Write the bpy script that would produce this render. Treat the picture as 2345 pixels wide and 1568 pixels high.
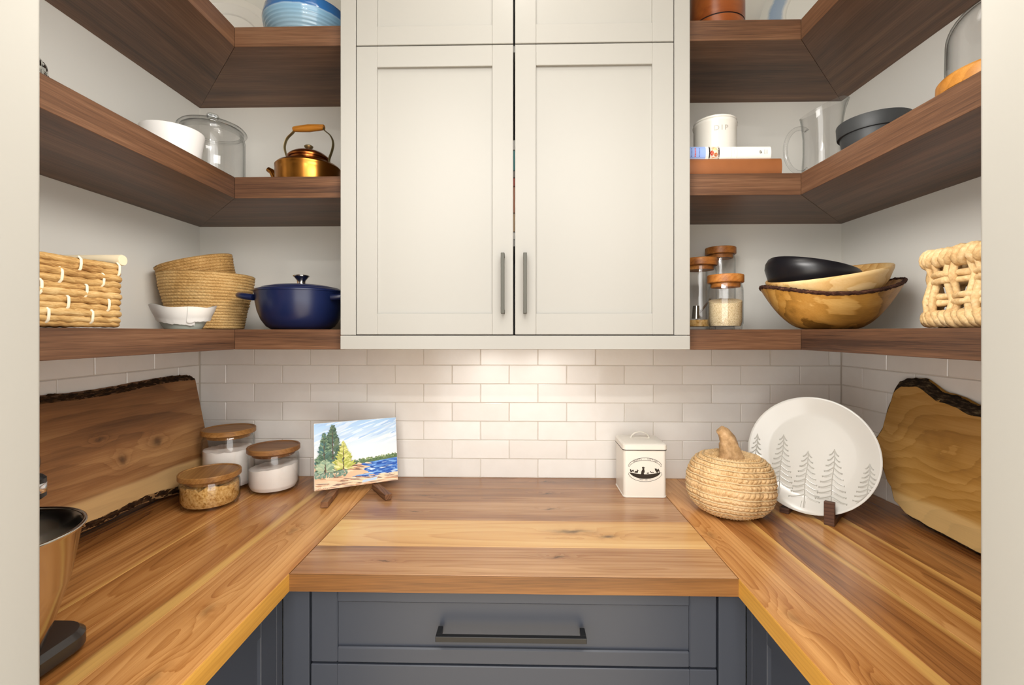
import bpy, bmesh, math, random
from math import sin, cos, pi, sqrt, exp, atan2, radians
from mathutils import Vector, Matrix, Euler, noise

random.seed(7)
for o in list(bpy.data.objects):
    bpy.data.objects.remove(o)
SC = bpy.context.scene
COL = SC.collection

# ------------------------------------------------------------------ camera, world, lights, exposure
F, TH, HY, H = 1062.05, -0.0216, 760.57, 1.4222      # focal length (px), yaw, horizon row, eye height (m)
cam = bpy.data.cameras.new('camera')
cam.sensor_width = 36.0
cam.lens = F / 2345 * 36
cam.shift_y = -(784 - HY) / 2345
cam.clip_start = 0.02
camo = bpy.data.objects.new('camera', cam)
COL.objects.link(camo)
camo.location = (0, 0, H)
camo.rotation_euler = (pi / 2, 0, -TH)
SC.camera = camo

w = bpy.data.worlds.new('kitchen_light')
SC.world = w
w.use_nodes = True
w.node_tree.nodes['Background'].inputs[0].default_value = (1.0, 0.97, 0.93, 1)
w.node_tree.nodes['Background'].inputs[1].default_value = 3.7

def lamp(name, loc, power, size, color=(1.0, 0.95, 0.88), target=None, spread=pi, shape='DISK', size_y=None):
    l = bpy.data.lights.new(name, 'AREA')
    l.shape = shape
    l.size = size
    if size_y: l.size_y = size_y
    l.energy = power
    l.color = color
    l.spread = spread
    o = bpy.data.objects.new(name, l)
    COL.objects.link(o)
    o.location = loc
    d = Vector(target or (loc[0], loc[1], 0)) - Vector(loc)
    o.rotation_euler = d.to_track_quat('-Z', 'Y').to_euler()
    return o

for sx in (-1, 1):
    lamp('pantry_fill_light', (sx * .05, 0.60, H + 0.56), 2.3, 0.5, (1.0, .97, .93), (sx * 1.1, 1.25, H + .05), spread=1.8, shape='RECTANGLE', size_y=.22)  # added fill lamps out of view, brighten side walls and shelves
lamp('overhead_fill_light', (-0.01, 0.80, H + 1.44), 4.0, 0.8, (1.0, .96, .90), shape='RECTANGLE', size_y=.5)  # added overhead fill, not a fixture of the room; lifts counter and walls
for ux in (-0.112, 0.078):
    lamp('under_cabinet_puck', (ux, 1.500, H - 0.05), .11, 0.06, (1.0, .97, .93), (ux, 1.585, H - .5), spread=2.6)
lamp('pantry_can', (-0.02, 0.80, H + 1.30), 1.3, 0.085)
for cx in (-0.43, 0.27):
    lamp('kitchen_can', (cx, -1.10, H + 1.62), 5.5, 0.085, target=(cx * .5, 0.5, 0.6))
    lamp('kitchen_can', (cx, -2.30, H + 1.62), 10.0, 0.085, target=(cx * .5, 0.8, 0.6))
SC.view_settings.view_transform = 'Standard'
SC.view_settings.look = 'None'
SC.view_settings.exposure = 0.12
SC.view_settings.gamma = 1.0
SC.view_settings.use_curve_mapping = False
SC.cycles.max_bounces = 12
SC.cycles.transparent_max_bounces = 24
SC.cycles.sample_clamp_indirect = 6.0
SC.cycles.use_denoising = True

# ------------------------------------------------------------------ placing helpers
_s, _c = sin(TH), cos(TH)
def at(px, py, y):
    """world point seen at a photograph pixel, at depth y into the pantry"""
    u = (px - 1172.5) / F
    x = y * (_s + u * _c) / (_c - u * _s)
    return Vector((x, y, H + (HY - py) * (x * _s + y * _c) / F))
def atx(px, y): return at(px, HY, y).x
def on(px, py, z):
    Y = F * (z - H) / (HY - py); X = (px - 1172.5) / F * Y
    return Vector((X * _c + Y * _s, -X * _s + Y * _c, z))

XL, XR, D = -1.1423, 1.0988, 1.62            # side walls, back wall
YS, SL, SR = 1.2745, -0.800, 0.7568          # shelf fronts
ZC, ZCB = H - 0.5082, H - 0.5442             # counter top / underside
CL, CR, YC = -0.4897, 0.4463, 0.9657         # counter fronts
ZL, ZM, ZU = H + 0.0077, H + 0.4319, H + 0.8493   # shelf tops
TL, TM, TU = 0.0554, 0.0589, 0.0553
YJ = 0.48                                     # pantry side of the doorway wall

def lin(c):
    if isinstance(c, str):
        c = tuple(int(c[i:i + 2], 16) / 255 for i in (0, 2, 4))
    return tuple((v / 12.92 if v <= .04045 else ((v + .055) / 1.055) ** 2.4) for v in c) + (1,)

# ------------------------------------------------------------------ materials
class NT:
    def __init__(s, name):
        s.mat = bpy.data.materials.new(name); s.mat.use_nodes = True
        s.nt = s.mat.node_tree
        s.b = s.nt.nodes['Principled BSDF']; s.out = s.nt.nodes['Material Output']
    def n(s, t, **k):
        x = s.nt.nodes.new('ShaderNode' + t)
        for a, v in k.items(): setattr(x, a, v)
        return x
    def put(s, sock, v):
        if isinstance(v, bpy.types.NodeSocket): s.nt.links.new(v, sock)
        else: sock.default_value = v
    def m(s, op, a, b=None, c=None, clamp=False):
        x = s.n('Math', operation=op); x.use_clamp = clamp
        for i, v in enumerate((a, b, c)):
            if v is not None: s.put(x.inputs[i], v)
        return x.outputs[0]
    def vec(s, x, y, z):
        v = s.n('CombineXYZ')
        for i, q in enumerate((x, y, z)): s.put(v.inputs[i], q)
        return v.outputs[0]
    def noise(s, v, scale=1.0, detail=2.0, rough=.5, dist=0.0):
        x = s.n('TexNoise'); s.put(x.inputs['Vector'], v)
        x.inputs['Scale'].default_value = scale; x.inputs['Detail'].default_value = detail
        x.inputs['Roughness'].default_value = rough; x.inputs['Distortion'].default_value = dist
        return x.outputs[0]
    def ramp(s, f, stops):
        r = s.n('ValToRGB'); s.put(r.inputs[0], f)
        e = r.color_ramp.elements
        while len(e) < len(stops): e.new(.5)
        for q, (p, c) in zip(e, stops): q.position = p; q.color = lin(c)
        return r.outputs[0]
    def mix(s, f, a, b, blend='MIX'):
        x = s.n('MixRGB', blend_type=blend)
        for i, v in enumerate((f, a, b)): s.put(x.inputs[i], v)
        return x.outputs[0]
    def sstep(s, v, a, b):
        x = s.n('MapRange', interpolation_type='SMOOTHSTEP')
        s.put(x.inputs[0], v); s.put(x.inputs[1], a); s.put(x.inputs[2], b)
        return x.outputs[0]
    def objxyz(s):
        t = s.n('TexCoord'); q = s.n('SeparateXYZ'); s.nt.links.new(t.outputs['Object'], q.inputs[0])
        return t.outputs['Object'], q.outputs[0], q.outputs[1], q.outputs[2]
    def bump(s, h, strength=.2, dist=.001):
        b = s.n('Bump'); b.inputs['Strength'].default_value = strength; b.inputs['Distance'].default_value = dist
        s.put(b.inputs['Height'], h); s.nt.links.new(b.outputs[0], s.b.inputs['Normal'])
    def done(s, color, rough=.5, metal=0.0, spec=.5, coat=0.0):
        s.put(s.b.inputs['Base Color'], color); s.put(s.b.inputs['Roughness'], rough)
        s.put(s.b.inputs['Metallic'], metal); s.put(s.b.inputs['Specular IOR Level'], spec)
        s.b.inputs['Coat Weight'].default_value = coat
        return s.mat

def plain(name, col, rough=.5, metal=0.0, spec=.5, var=.03, vs=14, bump=0.0, bs=180, coat=0.0):
    t = NT(name); v, x, y, z = t.objxyz()
    n = t.noise(v, vs, 3)
    c = t.mix(t.m('MULTIPLY', t.m('SUBTRACT', n, .5), 1.0), lin(col), lin(col))
    k = t.m('ADD', 1 - var, t.m('MULTIPLY', n, 2 * var))
    c = t.mix(1.0, lin(col), t.vec(k, k, k), 'MULTIPLY')
    if bump: t.bump(t.noise(v, bs, 2), bump)
    return t.done(c, rough, metal, spec, coat)

def linterp(tab, x):
    for (a, p), (c, q) in zip(tab, tab[1:]):
        if x <= c: return p + (q - p) * (x - a) / (c - a)
    return tab[-1][1]
def wood(name, dark, mid, light, sap=None, rough=.4, ringf=95, amp=1.0, fiber=.3, knots=(), coat=0.0,
         lowx=.5, lowy=12, arch=.10, seed=0.0, ringw=.35, spec=.4, kdark=.75):
    """flat sawn wood: the grain runs along the object's local x, its width along local y"""
    t = NT(name); v, x, y, z = t.objxyz()
    rnd = t.n('ObjectInfo').outputs['Random']
    a = t.n('Attribute', attribute_type='OBJECT', attribute_name='tone'); tone = a.outputs['Fac']
    xo = t.m('ADD', x, t.m('MULTIPLY_ADD', rnd, 37.0, seed))
    zo = t.m('MULTIPLY_ADD', rnd, 60.0, seed)
    low = t.noise(t.vec(t.m('MULTIPLY', xo, lowx), t.m('MULTIPLY', y, lowy), t.m('MULTIPLY_ADD', z, lowy, zo)), 1, 2, .55, .25)
    midn = t.noise(t.vec(t.m('MULTIPLY', xo, 2.2), t.m('MULTIPLY', y, 48), t.m('MULTIPLY_ADD', z, 48, zo)), 1, 3, .6)
    c1 = t.noise(t.vec(t.m('MULTIPLY', xo, 1.1), zo, 0.0), 1, 1)
    x0 = t.m('MULTIPLY', t.m('SUBTRACT', t.m('FRACT', t.m('MULTIPLY', rnd, 7.31)), .5), .9)
    cc = t.m('MULTIPLY_ADD', t.m('SUBTRACT', x, x0), arch, t.m('MULTIPLY', t.m('SUBTRACT', c1, .5), .05))
    yy = t.m('ADD', y, t.m('MULTIPLY', t.m('SUBTRACT', rnd, .5), .10))
    yy = t.m('ADD', yy, t.m('MULTIPLY', z, .8))
    d = t.m('SQRT', t.m('ADD', t.m('MULTIPLY', yy, yy), t.m('MULTIPLY', cc, cc)))
    ring = t.m('MULTIPLY_ADD', d, ringf, t.m('MULTIPLY', low, 2.4 * amp))
    ring = t.m('ADD', ring, t.m('MULTIPLY', midn, .5 * amp))
    kd = None
    for kx, ky, rx, ry in knots:
        wn = t.noise(t.vec(x, y, 3.0 + kx), 26, 3)
        ex = t.m('DIVIDE', t.m('MULTIPLY_ADD', wn, .035, t.m('SUBTRACT', x, kx + .0175)), rx)
        ey = t.m('DIVIDE', t.m('MULTIPLY_ADD', wn, -.03, t.m('SUBTRACT', y, ky - .015)), ry)
        g = t.m('POWER', 2.718, t.m('MULTIPLY', t.m('ADD', t.m('MULTIPLY', ex, ex), t.m('MULTIPLY', ey, ey)), -1.0))
        ring = t.m('MULTIPLY_ADD', g, 2.2, ring)
        g4 = t.m('POWER', g, 6.0)
        kd = g4 if kd is None else t.m('MAXIMUM', kd, g4)
    fr = t.m('FRACT', ring)
    line = t.m('MULTIPLY', t.m('POWER', fr, 4.0), t.sstep(fr, 1.0, .93))
    fib = t.noise(t.vec(t.m('MULTIPLY', xo, 14), t.m('MULTIPLY', y, 520), t.m('MULTIPLY_ADD', z, 520, zo)), 1, 2)
    f = t.m('MULTIPLY_ADD', low, 1.0, -.25)
    f = t.m('MULTIPLY_ADD', midn, .55, f)
    f = t.m('SUBTRACT', f, t.m('MULTIPLY', line, ringw))
    f = t.m('ADD', f, t.m('MULTIPLY', t.m('SUBTRACT', fr, .5), -.45 * ringw))
    f = t.m('ADD', f, t.m('MULTIPLY', t.m('SUBTRACT', fib, .5), fiber))
    f = t.m('ADD', f, tone)
    col = t.ramp(f, [(.18, dark), (.52, mid), (.86, light)])
    if sap:
        lo = t.n('Attribute', attribute_type='OBJECT', attribute_name='sap_lo').outputs['Fac']
        hi = t.n('Attribute', attribute_type='OBJECT', attribute_name='sap_hi').outputs['Fac']
        wv = t.noise(t.vec(t.m('MULTIPLY', xo, 2.2), zo, 1.5), 1, 2)
        yw = t.m('ADD', t.m('ADD', y, t.m('MULTIPLY', t.m('SUBTRACT', low, .5), .06)), t.m('MULTIPLY', t.m('SUBTRACT', wv, .5), .035))
        m1 = t.sstep(yw, t.m('SUBTRACT', lo, .008), t.m('ADD', lo, .008))
        m2 = t.sstep(yw, t.m('SUBTRACT', hi, .008), t.m('ADD', hi, .008))
        sm = t.m('SUBTRACT', m1, m2, clamp=True)
        k = t.m('MULTIPLY_ADD', t.m('SUBTRACT', f, .5), .45, 1.0)
        sc = t.mix(1.0, lin(sap), t.vec(k, k, k), 'MULTIPLY')
        col = t.mix(t.m('MULTIPLY', sm, .85), col, sc)
    if kd is not None:
        col = t.mix(t.m('MULTIPLY', kd, kdark), col, lin('2c1a10'))
    t.bump(fib, .12, .0006)
    return t.done(col, rough, 0.0, spec, coat)

def thin_glass(name, tint='fefefe', edge='c4c8c6', refl=1.0):
    t = NT(name); nt = t.nt
    lw = t.n('LayerWeight'); lw.inputs['Blend'].default_value = .5
    e = t.m('POWER', lw.outputs['Facing'], 5.0)
    c = t.mix(e, lin(tint), lin(edge))
    tr = t.n('BsdfTransparent'); t.put(tr.inputs[0], c)
    gl = t.n('BsdfGlossy'); gl.inputs['Roughness'].default_value = .03
    fr = t.m('MULTIPLY_ADD', t.m('POWER', lw.outputs['Facing'], 5.0), .55, .045)
    mx = t.n('MixShader'); t.put(mx.inputs[0], t.m('MULTIPLY', fr, refl, clamp=True))
    nt.links.new(tr.outputs[0], mx.inputs[1]); nt.links.new(gl.outputs[0], mx.inputs[2])
    nt.links.new(mx.outputs[0], t.out.inputs['Surface'])
    nt.nodes.remove(t.b)
    return t.mat

def solid_glass(name, col='f2f6f4', rough=0.0):
    t = NT(name); t.done(lin(col), rough); t.b.inputs['Transmission Weight'].default_value = 1.0
    t.b.inputs['IOR'].default_value = 1.5
    return t.mat

def straw(name, dark, mid, light, scale=60, stretch=(1, 1, 1), rough=.65):
    t = NT(name); v, x, y, z = t.objxyz()
    vv = t.vec(t.m('MULTIPLY', x, stretch[0]), t.m('MULTIPLY', y, stretch[1]), t.m('MULTIPLY', z, stretch[2]))
    n = t.noise(vv, scale, 3, .6); n2 = t.noise(v, 16, 2)
    rnd = t.n('ObjectInfo').outputs['Random']
    f = t.m('ADD', t.m('MULTIPLY_ADD', n, .75, t.m('MULTIPLY', n2, .45)), t.m('MULTIPLY_ADD', rnd, .16, -.18))
    c = t.ramp(f, [(.25, dark), (.5, mid), (.75, light)])
    t.bump(n, .5, .0015)
    return t.done(c, rough, 0, .3)

def painted(name='painted_colours', rough=.6):
    """flat print: the colours are stored per corner on the mesh"""
    t = NT(name); a = t.n('VertexColor'); a.layer_name = 'paint'
    return t.done(a.outputs[0], rough, 0, .3)

M = {}
M['wall'] = plain('wall_paint', 'e9e7df', .75, var=.012, vs=5, bump=.05, bs=320)
M['grout'] = plain('grout', 'cfc8bd', .9, var=.03, vs=80)
M['cab'] = plain('white_cabinet_lacquer', '9f9d97', .36, var=.008, vs=4, spec=.4)
M['trim'] = plain('trim_lacquer', 'a4a199', .42, var=.008, vs=4, spec=.4)
M['blue'] = plain('slate_blue_lacquer', '383c45', .38, var=.02, vs=6, spec=.45)
M['black'] = plain('black_metal', '0d0d0e', .38, metal=.0, var=.03)
M['pewter'] = plain('dark_pewter', '454439', .45, metal=0.0, var=.03)
M['ceil'] = plain('ceiling_paint', 'ece9e1', .8)
M['floor'] = wood('floor_oak', 'c0ab8c', 'd6c6ac', 'e2d6c0', rough=.45)
WAL = dict(dark='37241a', mid='63442f', light='826047')
M['walnut'] = wood('shelf_walnut', WAL['dark'], WAL['mid'], WAL['light'], rough=.42, ringf=110, ringw=.09, fiber=.50, amp=1.0, arch=.05, lowx=.9)
M['counter'] = wood('counter_walnut', '6b3c1c', 'ad733c', 'd8a163', sap='dfb064', rough=.25, ringf=75, ringw=.13, fiber=.26,
                    amp=1.5, arch=.09, lowx=1.3, lowy=9, spec=.5)
M['counter_knotty'] = wood('counter_walnut_knotty', '6b3c1c', 'ad733c', 'd8a163', sap='dfb064', rough=.25, ringf=75, ringw=.16, fiber=.26,
                    amp=1.6, arch=.09, lowx=1.3, lowy=9, spec=.5, kdark=.35, knots=((-.214, .006, .055, .026), (-.386, -.022, .05, .025), (.12, .02, .06, .02)))
M['counter_mid'] = wood('counter_walnut_grey', '6f4a32', 'a0724c', 'c39a70', sap='e0bf84', rough=.22, ringf=80, ringw=.13, fiber=.26,
                        amp=1.5, arch=.06, lowx=1.3, lowy=10, spec=.5, knots=((.10, .02, .05, .012), (-.28, -.01, .03, .008)))
M['counter_light'] = wood('counter_sapwood', 'b07c46', 'd3a468', 'e3bd84', rough=.26, ringf=50, ringw=.14, fiber=.10, amp=1.2,
                          spec=.5, knots=((.235, -.015, .05, .018), (.15, .012, .11, .025)))
M['strip'] = wood('counter_edge_yellow', 'a8752a', 'cb9640', 'dcae58', rough=.36, ringf=150, ringw=.10, fiber=.2, arch=0.0, amp=.5)
M['strip_dark'] = wood('counter_edge_brown', '583a1e', '7f552c', '9c7040', rough=.36, ringf=420, ringw=.22, fiber=.35, arch=0.0, amp=.4)
M['board'] = wood('live_edge_walnut', '4e3019', '8d6038', 'b78a58', sap='cda873', rough=.5, ringf=26, ringw=.10, fiber=.22, amp=1.2, arch=.16,
                  knots=((.03, .135, .034, .026), (.155, .155, .055, .026), (-.02, .20, .03, .014)), lowy=9, lowx=2.4)
M['board2'] = wood('live_edge_cherry', '7a501d', 'a87a35', 'c79a55', sap='d2b076', rough=.5, ringf=32, ringw=.15, fiber=.2, amp=1.2, arch=.35, lowx=2.5, lowy=7,
                   knots=((-.12, .17, .10, .06), (-.30, .22, .06, .08)), seed=4.3, kdark=.08)
M['lidwood'] = wood('acacia_lid', '6b431f', '9a6c38', 'c49759', rough=.45, ringf=90, ringw=.10, fiber=.3, lowy=22)
M['lidwood2'] = wood('acacia_lid_brown', '5a371d', '80552f', 'a27647', rough=.45, ringf=90, ringw=.10, fiber=.3, lowy=22)
M['lidwood3'] = wood('acacia_lid_orange', '70401a', 'a7682c', 'c98f4a', rough=.45, ringf=80, ringw=.10, fiber=.3, lowy=30)
M['easel'] = wood('easel_walnut', '5a3a26', '7f583c', '9c7250', rough=.5, ringf=160)
M['easel_dark'] = wood('stand_walnut', '3a241a', '523628', '6a4a38', rough=.5, ringf=160)
M['handlewood'] = wood('kettle_handle_wood', '7c4a16', 'a8691f', 'c08434', rough=.4, ringf=80)
M['bowlwood'] = wood('olive_wood_bowl', '6a4717', 'bd8a3f', 'dcb169', rough=.4, ringf=30, ringw=.18, fiber=.18, amp=1.4, arch=.2, lowy=12, lowx=3,
                     knots=((-.07, .05, .04, .02), (.02, -.06, .03, .02)))
M['palewood'] = wood('pale_wood_bowl', 'b98645', 'dcb475', 'ecd2a0', rough=.5, ringf=40, ringw=.2, fiber=.2, amp=2.0, lowy=12,
                     knots=((.05, .03, .04, .02),))
M['clochewood'] = wood('cloche_base_wood', '8a5418', 'ad732b', 'c88f44', rough=.4, ringf=40, ringw=.12)
M['orange'] = wood('cherry_stained_canister', '6a3010', '8a461b', 'a55c28', rough=.3, ringf=30, ringw=.1, fiber=.1, spec=.5)
def bark_mat(name, a, b, c):
    t = NT(name); v, x, y, z = t.objxyz()
    n = t.noise(t.vec(t.m('MULTIPLY', x, 40), t.m('MULTIPLY', y, 150), t.m('MULTIPLY', z, 150)), 1, 4, .65)
    t.bump(n, .9, .004)
    return t.done(t.ramp(n, [(.3, a), (.52, b), (.72, c)]), .85, 0, .2)
M['bark'] = bark_mat('bark', '1c110a', '3f2a18', '7b5a36')
M['bark2'] = bark_mat('bark_grey', '15100b', '35281b', '75644a')
M['barkrim'] = bark_mat('bark_rim', '20120d', '44291e', '6d4a38')
M['ceramic'] = plain('white_glaze', 'e9e6de', .12, var=.01, spec=.5)
M['relief'] = plain('pooled_glaze', 'bfbdb5', .18, var=.02, spec=.5)
M['platter'] = plain('white_platter_glaze', 'd4d2cb', .16, var=.01, spec=.5)
M['matte_white'] = plain('matte_white', 'f0eeea', .45, var=.008)
M['porcelain'] = plain('satin_porcelain', 'e8e6e0', .35, var=.015)
M['celadon'] = plain('celadon_glaze', 'b9c2b8', .25, var=.03)
M['tin'] = plain('cream_enamel', 'e6e1d6', .28, var=.008, spec=.5)
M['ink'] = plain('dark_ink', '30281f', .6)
M['charcoal'] = plain('charcoal_stoneware', '3a3c3d', .5, var=.05)
M['blackwood'] = plain('black_stained_wood', '17161a', .33, var=.25, vs=30, spec=.5)
M['navy'] = plain('navy_enamel', '141e42', .28, var=.05, spec=.5)
M['steel_dark'] = plain('dark_steel', 'c4c0ba', .15, metal=1.0)
M['steel'] = plain('polished_steel', 'c9c6c0', .16, metal=1.0)
M['chrome'] = plain('chrome', 'd5d5d8', .08, metal=1.0)
M['copper'] = plain('brassy_copper', 'a9702f', .26, metal=1.0, var=.12, vs=25)
M['copper_dark'] = plain('browned_copper', '9a5a2a', .24, metal=1.0, var=.1, vs=25)
M['brass'] = plain('old_brass', '9a8a62', .4, metal=.9, var=.08)
M['mixer'] = plain('mixer_charcoal', '2a2624', .25, var=.03, spec=.6)
M['glass'] = thin_glass('clear_glass')
M['glass_dark'] = thin_glass('grey_edged_glass', 'fdfdfd', '6a716e')
M['glass_mid'] = thin_glass('edge_toned_glass', 'fdfdfd', '7f8784')
M['glass_solid'] = solid_glass('solid_glass')
M['flour'] = plain('white_powder', 'f4efe8', .9, var=.015, vs=60, bump=.15, bs=300)
def crumb(name, a, b, c, scale):
    t = NT(name); v, x, y, z = t.objxyz()
    n = t.noise(v, scale, 4, .65); t.bump(n, .8, .003)
    return t.done(t.ramp(n, [(.33, a), (.48, b), (.68, c)]), .85, 0, .2)
M['sugar'] = crumb('brown_sugar', '9a6a2c', 'cfa25c', 'e4c084', 110)
M['sesame'] = crumb('sesame_grain', 'a98b5e', 'dcc69c', 'f0e2c2', 420)
M['seagrass'] = straw('seagrass', '84592b', 'bd965c', 'd8ba86', 420, (1, .07, 1))
M['tie'] = plain('pale_raffia', 'eee2c6', .6)
M['cord'] = plain('thin_husk_cord', 'd9c49a', .6)
M['hyacinth'] = straw('water_hyacinth', 'b08a5a', 'cfae7c', 'e0c79c', 150)
M['coil'] = straw('coiled_rush', '8a6330', 'bd9459', 'd6b47c', 380)
M['braid'] = straw('braided_husk', '9a7344', 'd0ab78', 'e6caa0', 300)
M['stem'] = straw('husk_stem', '96744c', 'c09c70', 'd8b894', 60)
M['dowel'] = plain('pale_dowel', 'dccdae', .5, var=.05)
M['leather'] = plain('saddle_brown_cover', '8d5630', .42, var=.16, vs=22, bump=.15)
M['paper'] = plain('book_pages', 'e6dfce', .8)
M['white_cover'] = plain('white_book_cover', 'efece4', .4)
M['paint'] = painted()
M['gloss_paint'] = painted('printed_colours', .35)
M['red'] = plain('red_packet', 'b5432e', .4)
M['terra'] = plain('dark_groove', '2a1008', .7)
def tile_mat():
    t = NT('handmade_white_tile'); v, x, y, z = t.objxyz()
    rnd = t.n('ObjectInfo').outputs['Random']
    ro = t.vec(t.m('MULTIPLY', rnd, 31), t.m('MULTIPLY', rnd, 17), t.m('MULTIPLY', rnd, 53))
    va = t.n('VectorMath', operation='ADD'); t.put(va.inputs[0], v); t.put(va.inputs[1], ro)
    n = t.noise(va.outputs[0], 16, 3, .5, .3)
    f = t.m('ADD', t.m('MULTIPLY', n, .5), t.m('MULTIPLY', rnd, .5))
    c = t.ramp(f, [(.15, 'e4dfd8'), (.5, 'ebe7e1'), (.85, 'f0ede8')])
    t.bump(t.noise(va.outputs[0], 24, 2, .5, .2), .22, .004)
    return t.done(c, .17, 0, .5)
M['tile'] = tile_mat()
def ringed_bowl():
    t = NT('blue_banded_glaze'); v, x, y, z = t.objxyz()
    n = t.noise(v, 40, 3)
    zz = t.m('MULTIPLY_ADD', n, .006, z)
    c = t.ramp(t.m('DIVIDE', zz, .18), [(.0, 'a9bfc3'), (.2, '9fbccb'), (.49, '7ea9c8'), (.505, '98b7cf'), (.525, '2e67a5'), (1.0, '255b98')])
    return t.done(c, .12, 0, .5, .3)
M['bluebowl'] = ringed_bowl()
def ring_plate():
    t = NT('blue_ring_glaze'); v, x, y, z = t.objxyz()
    r = t.m('SQRT', t.m('ADD', t.m('MULTIPLY', x, x), t.m('MULTIPLY', y, y)))
    n = t.noise(v, 60, 4, .7)
    r = t.m('MULTIPLY_ADD', n, .012, r)
    c = t.ramp(t.m('DIVIDE', r, .2), [(.0, 'd8d7cf'), (.60, 'd8d7cf'), (.65, '98a9bb'), (.80, '8ea2b8'), (.85, 'd2d2ca'), (1.0, 'd8d7cf')])
    return t.done(c, .15, 0, .5)
M['ringplate'] = ring_plate()

# ------------------------------------------------------------------ mesh helpers
class MB:
    def __init__(s): s.v = []; s.f = []; s.c = []
    def add(s, vs, fs, col=None):
        n = len(s.v); s.v += [tuple(p) for p in vs]; s.f += [tuple(i + n for i in q) for q in fs]
        s.c += [col] * len(fs)
        return s
    def box(s, x0, x1, y0, y1, z0, z1, b=0.0, col=None, mtx=None):
        if b <= 0:
            vs = [(x, y, z) for x in (x0, x1) for y in (y0, y1) for z in (z0, z1)]
            fs = [(0, 1, 3, 2), (4, 6, 7, 5), (0, 4, 5, 1), (2, 3, 7, 6), (0, 2, 6, 4), (1, 5, 7, 3)]
        else:
            vs = []; idx = {}
            for i, x in enumerate((x0, x1)):
                for j, y in enumerate((y0, y1)):
                    for k, z in enumerate((z0, z1)):
                        sx, sy, sz = (1 - 2 * i) * b, (1 - 2 * j) * b, (1 - 2 * k) * b
                        idx[i, j, k] = len(vs)
                        vs += [(x, y + sy, z + sz), (x + sx, y, z + sz), (x + sx, y + sy, z)]
            fs = []
            def q(*a): fs.append(tuple(a))
            for i in (0, 1):
                o = 1 if i == 0 else -1
                for ax in range(3):
                    c = []
                    for u, w_ in ((0, 0), (0, 1), (1, 1), (1, 0)):
                        key = [0, 0, 0]; key[ax] = i; r = [k for k in range(3) if k != ax]; key[r[0]] = u; key[r[1]] = w_
                        c.append(idx[tuple(key)] + ax)
                    fl = (ax == 1)
                    if (i == 0) == fl: c = c[::-1]
                    fs.append(tuple(c[::-1]) if True else tuple(c))
            for ax in range(3):
                r = [k for k in range(3) if k != ax]
                for u in (0, 1):
                    for w_ in (0, 1):
                        k0 = [0, 0, 0]; k0[r[0]] = u; k0[r[1]] = w_
                        k1 = list(k0); k1[ax] = 1
                        fs.append((idx[tuple(k0)] + r[0], idx[tuple(k0)] + r[1], idx[tuple(k1)] + r[1], idx[tuple(k1)] + r[0]))
            for k in idx.values(): fs.append((k, k + 1, k + 2))
        if mtx is not None: vs = [mtx @ Vector(p) for p in vs]
        return s.add(vs, fs, col)
    def lathe(s, prof, n=48, mtx=None, col=None, fn=None):
        vs = []; rows = []
        for r, z in prof:
            if r <= 1e-6: rows.append([len(vs)]); vs.append((0, 0, z))
            else:
                rows.append(list(range(len(vs), len(vs) + n)))
                vs += [(r * cos(2 * pi * i / n), r * sin(2 * pi * i / n), z) for i in range(n)]
        fs = []
        for a, b in zip(rows, rows[1:]):
            for i in range(n):
                j = (i + 1) % n
                if len(a) == 1 and len(b) == 1: continue
                if len(a) == 1: fs.append((a[0], b[j], b[i]))
                elif len(b) == 1: fs.append((a[i], a[j], b[0]))
                else: fs.append((a[i], a[j], b[j], b[i]))
        if fn: vs = [fn(*p) for p in vs]
        if mtx is not None: vs = [mtx @ Vector(p) for p in vs]
        return s.add(vs, fs, col)
    def tube(s, pts, rad, n=8, closed=False, prof=None, cap=True, flat=None, up=None, col=None):
        """sweep; prof(i_frac, phi) scales the radius; flat = (a, b) elliptic section"""
        P = [Vector(p) for p in pts]; m = len(P); vs = []
        nrm = Vector(up) if up else None
        for i in range(m):
            a = P[(i - 1) % m] if closed or i > 0 else P[0]
            b = P[(i + 1) % m] if closed or i < m - 1 else P[-1]
            t = (b - a).normalized()
            if nrm is None: nrm = t.orthogonal()
            e1 = (nrm - t * nrm.dot(t))
            if e1.length < 1e-6: e1 = t.orthogonal()
            e1.normalize(); e2 = t.cross(e1)
            if not up: nrm = e1
            r = rad(i / (m - 1)) if callable(rad) else rad
            for k in range(n):
                ph = 2 * pi * k / n
                q = r * (prof(i, ph) if prof else 1)
                ca, cb = (flat if flat else (1, 1))
                vs.append(P[i] + e1 * cos(ph) * q * ca + e2 * sin(ph) * q * cb)
        fs = []
        for i in range(m if closed else m - 1):
            for k in range(n):
                a, b = i * n + k, i * n + (k + 1) % n
                j = ((i + 1) % m) * n
                fs.append((a, b, j + (k + 1) % n, j + k))
        if not closed and cap:
            fs.append(tuple(range(n))[::-1]); fs.append(tuple(range((m - 1) * n, m * n)))
        return s.add(vs, fs, col)
    def prism(s, outline, z0, z1, b=0.0, col=None, mtx=None):
        """outline in xy (counter clockwise), extruded; b = chamfer on the top rim"""
        n = len(outline); vs = []
        def ring(z, inset):
            r = []
            for i, (x, y) in enumerate(outline):
                a = Vector(outline[i - 1]); c = Vector(outline[(i + 1) % n]); d = (c - a)
                d = d.normalized() if d.length > 1e-9 else Vector((1, 0))
                r.append((x - d.y * inset, y + d.x * inset, z))
            return r
        levels = [(z0, b), (z0 + b, 0), (z1 - b, 0), (z1, b)] if b else [(z0, 0), (z1, 0)]
        for z, i in levels: vs += ring(z, i)
        fs = [tuple(range(n))[::-1]]
        for l in range(len(levels) - 1):
            for i in range(n):
                j = (i + 1) % n
                fs.append((l * n + i, l * n + j, (l + 1) * n + j, (l + 1) * n + i))
        fs.append(tuple(range((len(levels) - 1) * n, len(levels) * n)))
        if mtx is not None: vs = [mtx @ Vector(p) for p in vs]
        return s.add(vs, fs, col)
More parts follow.
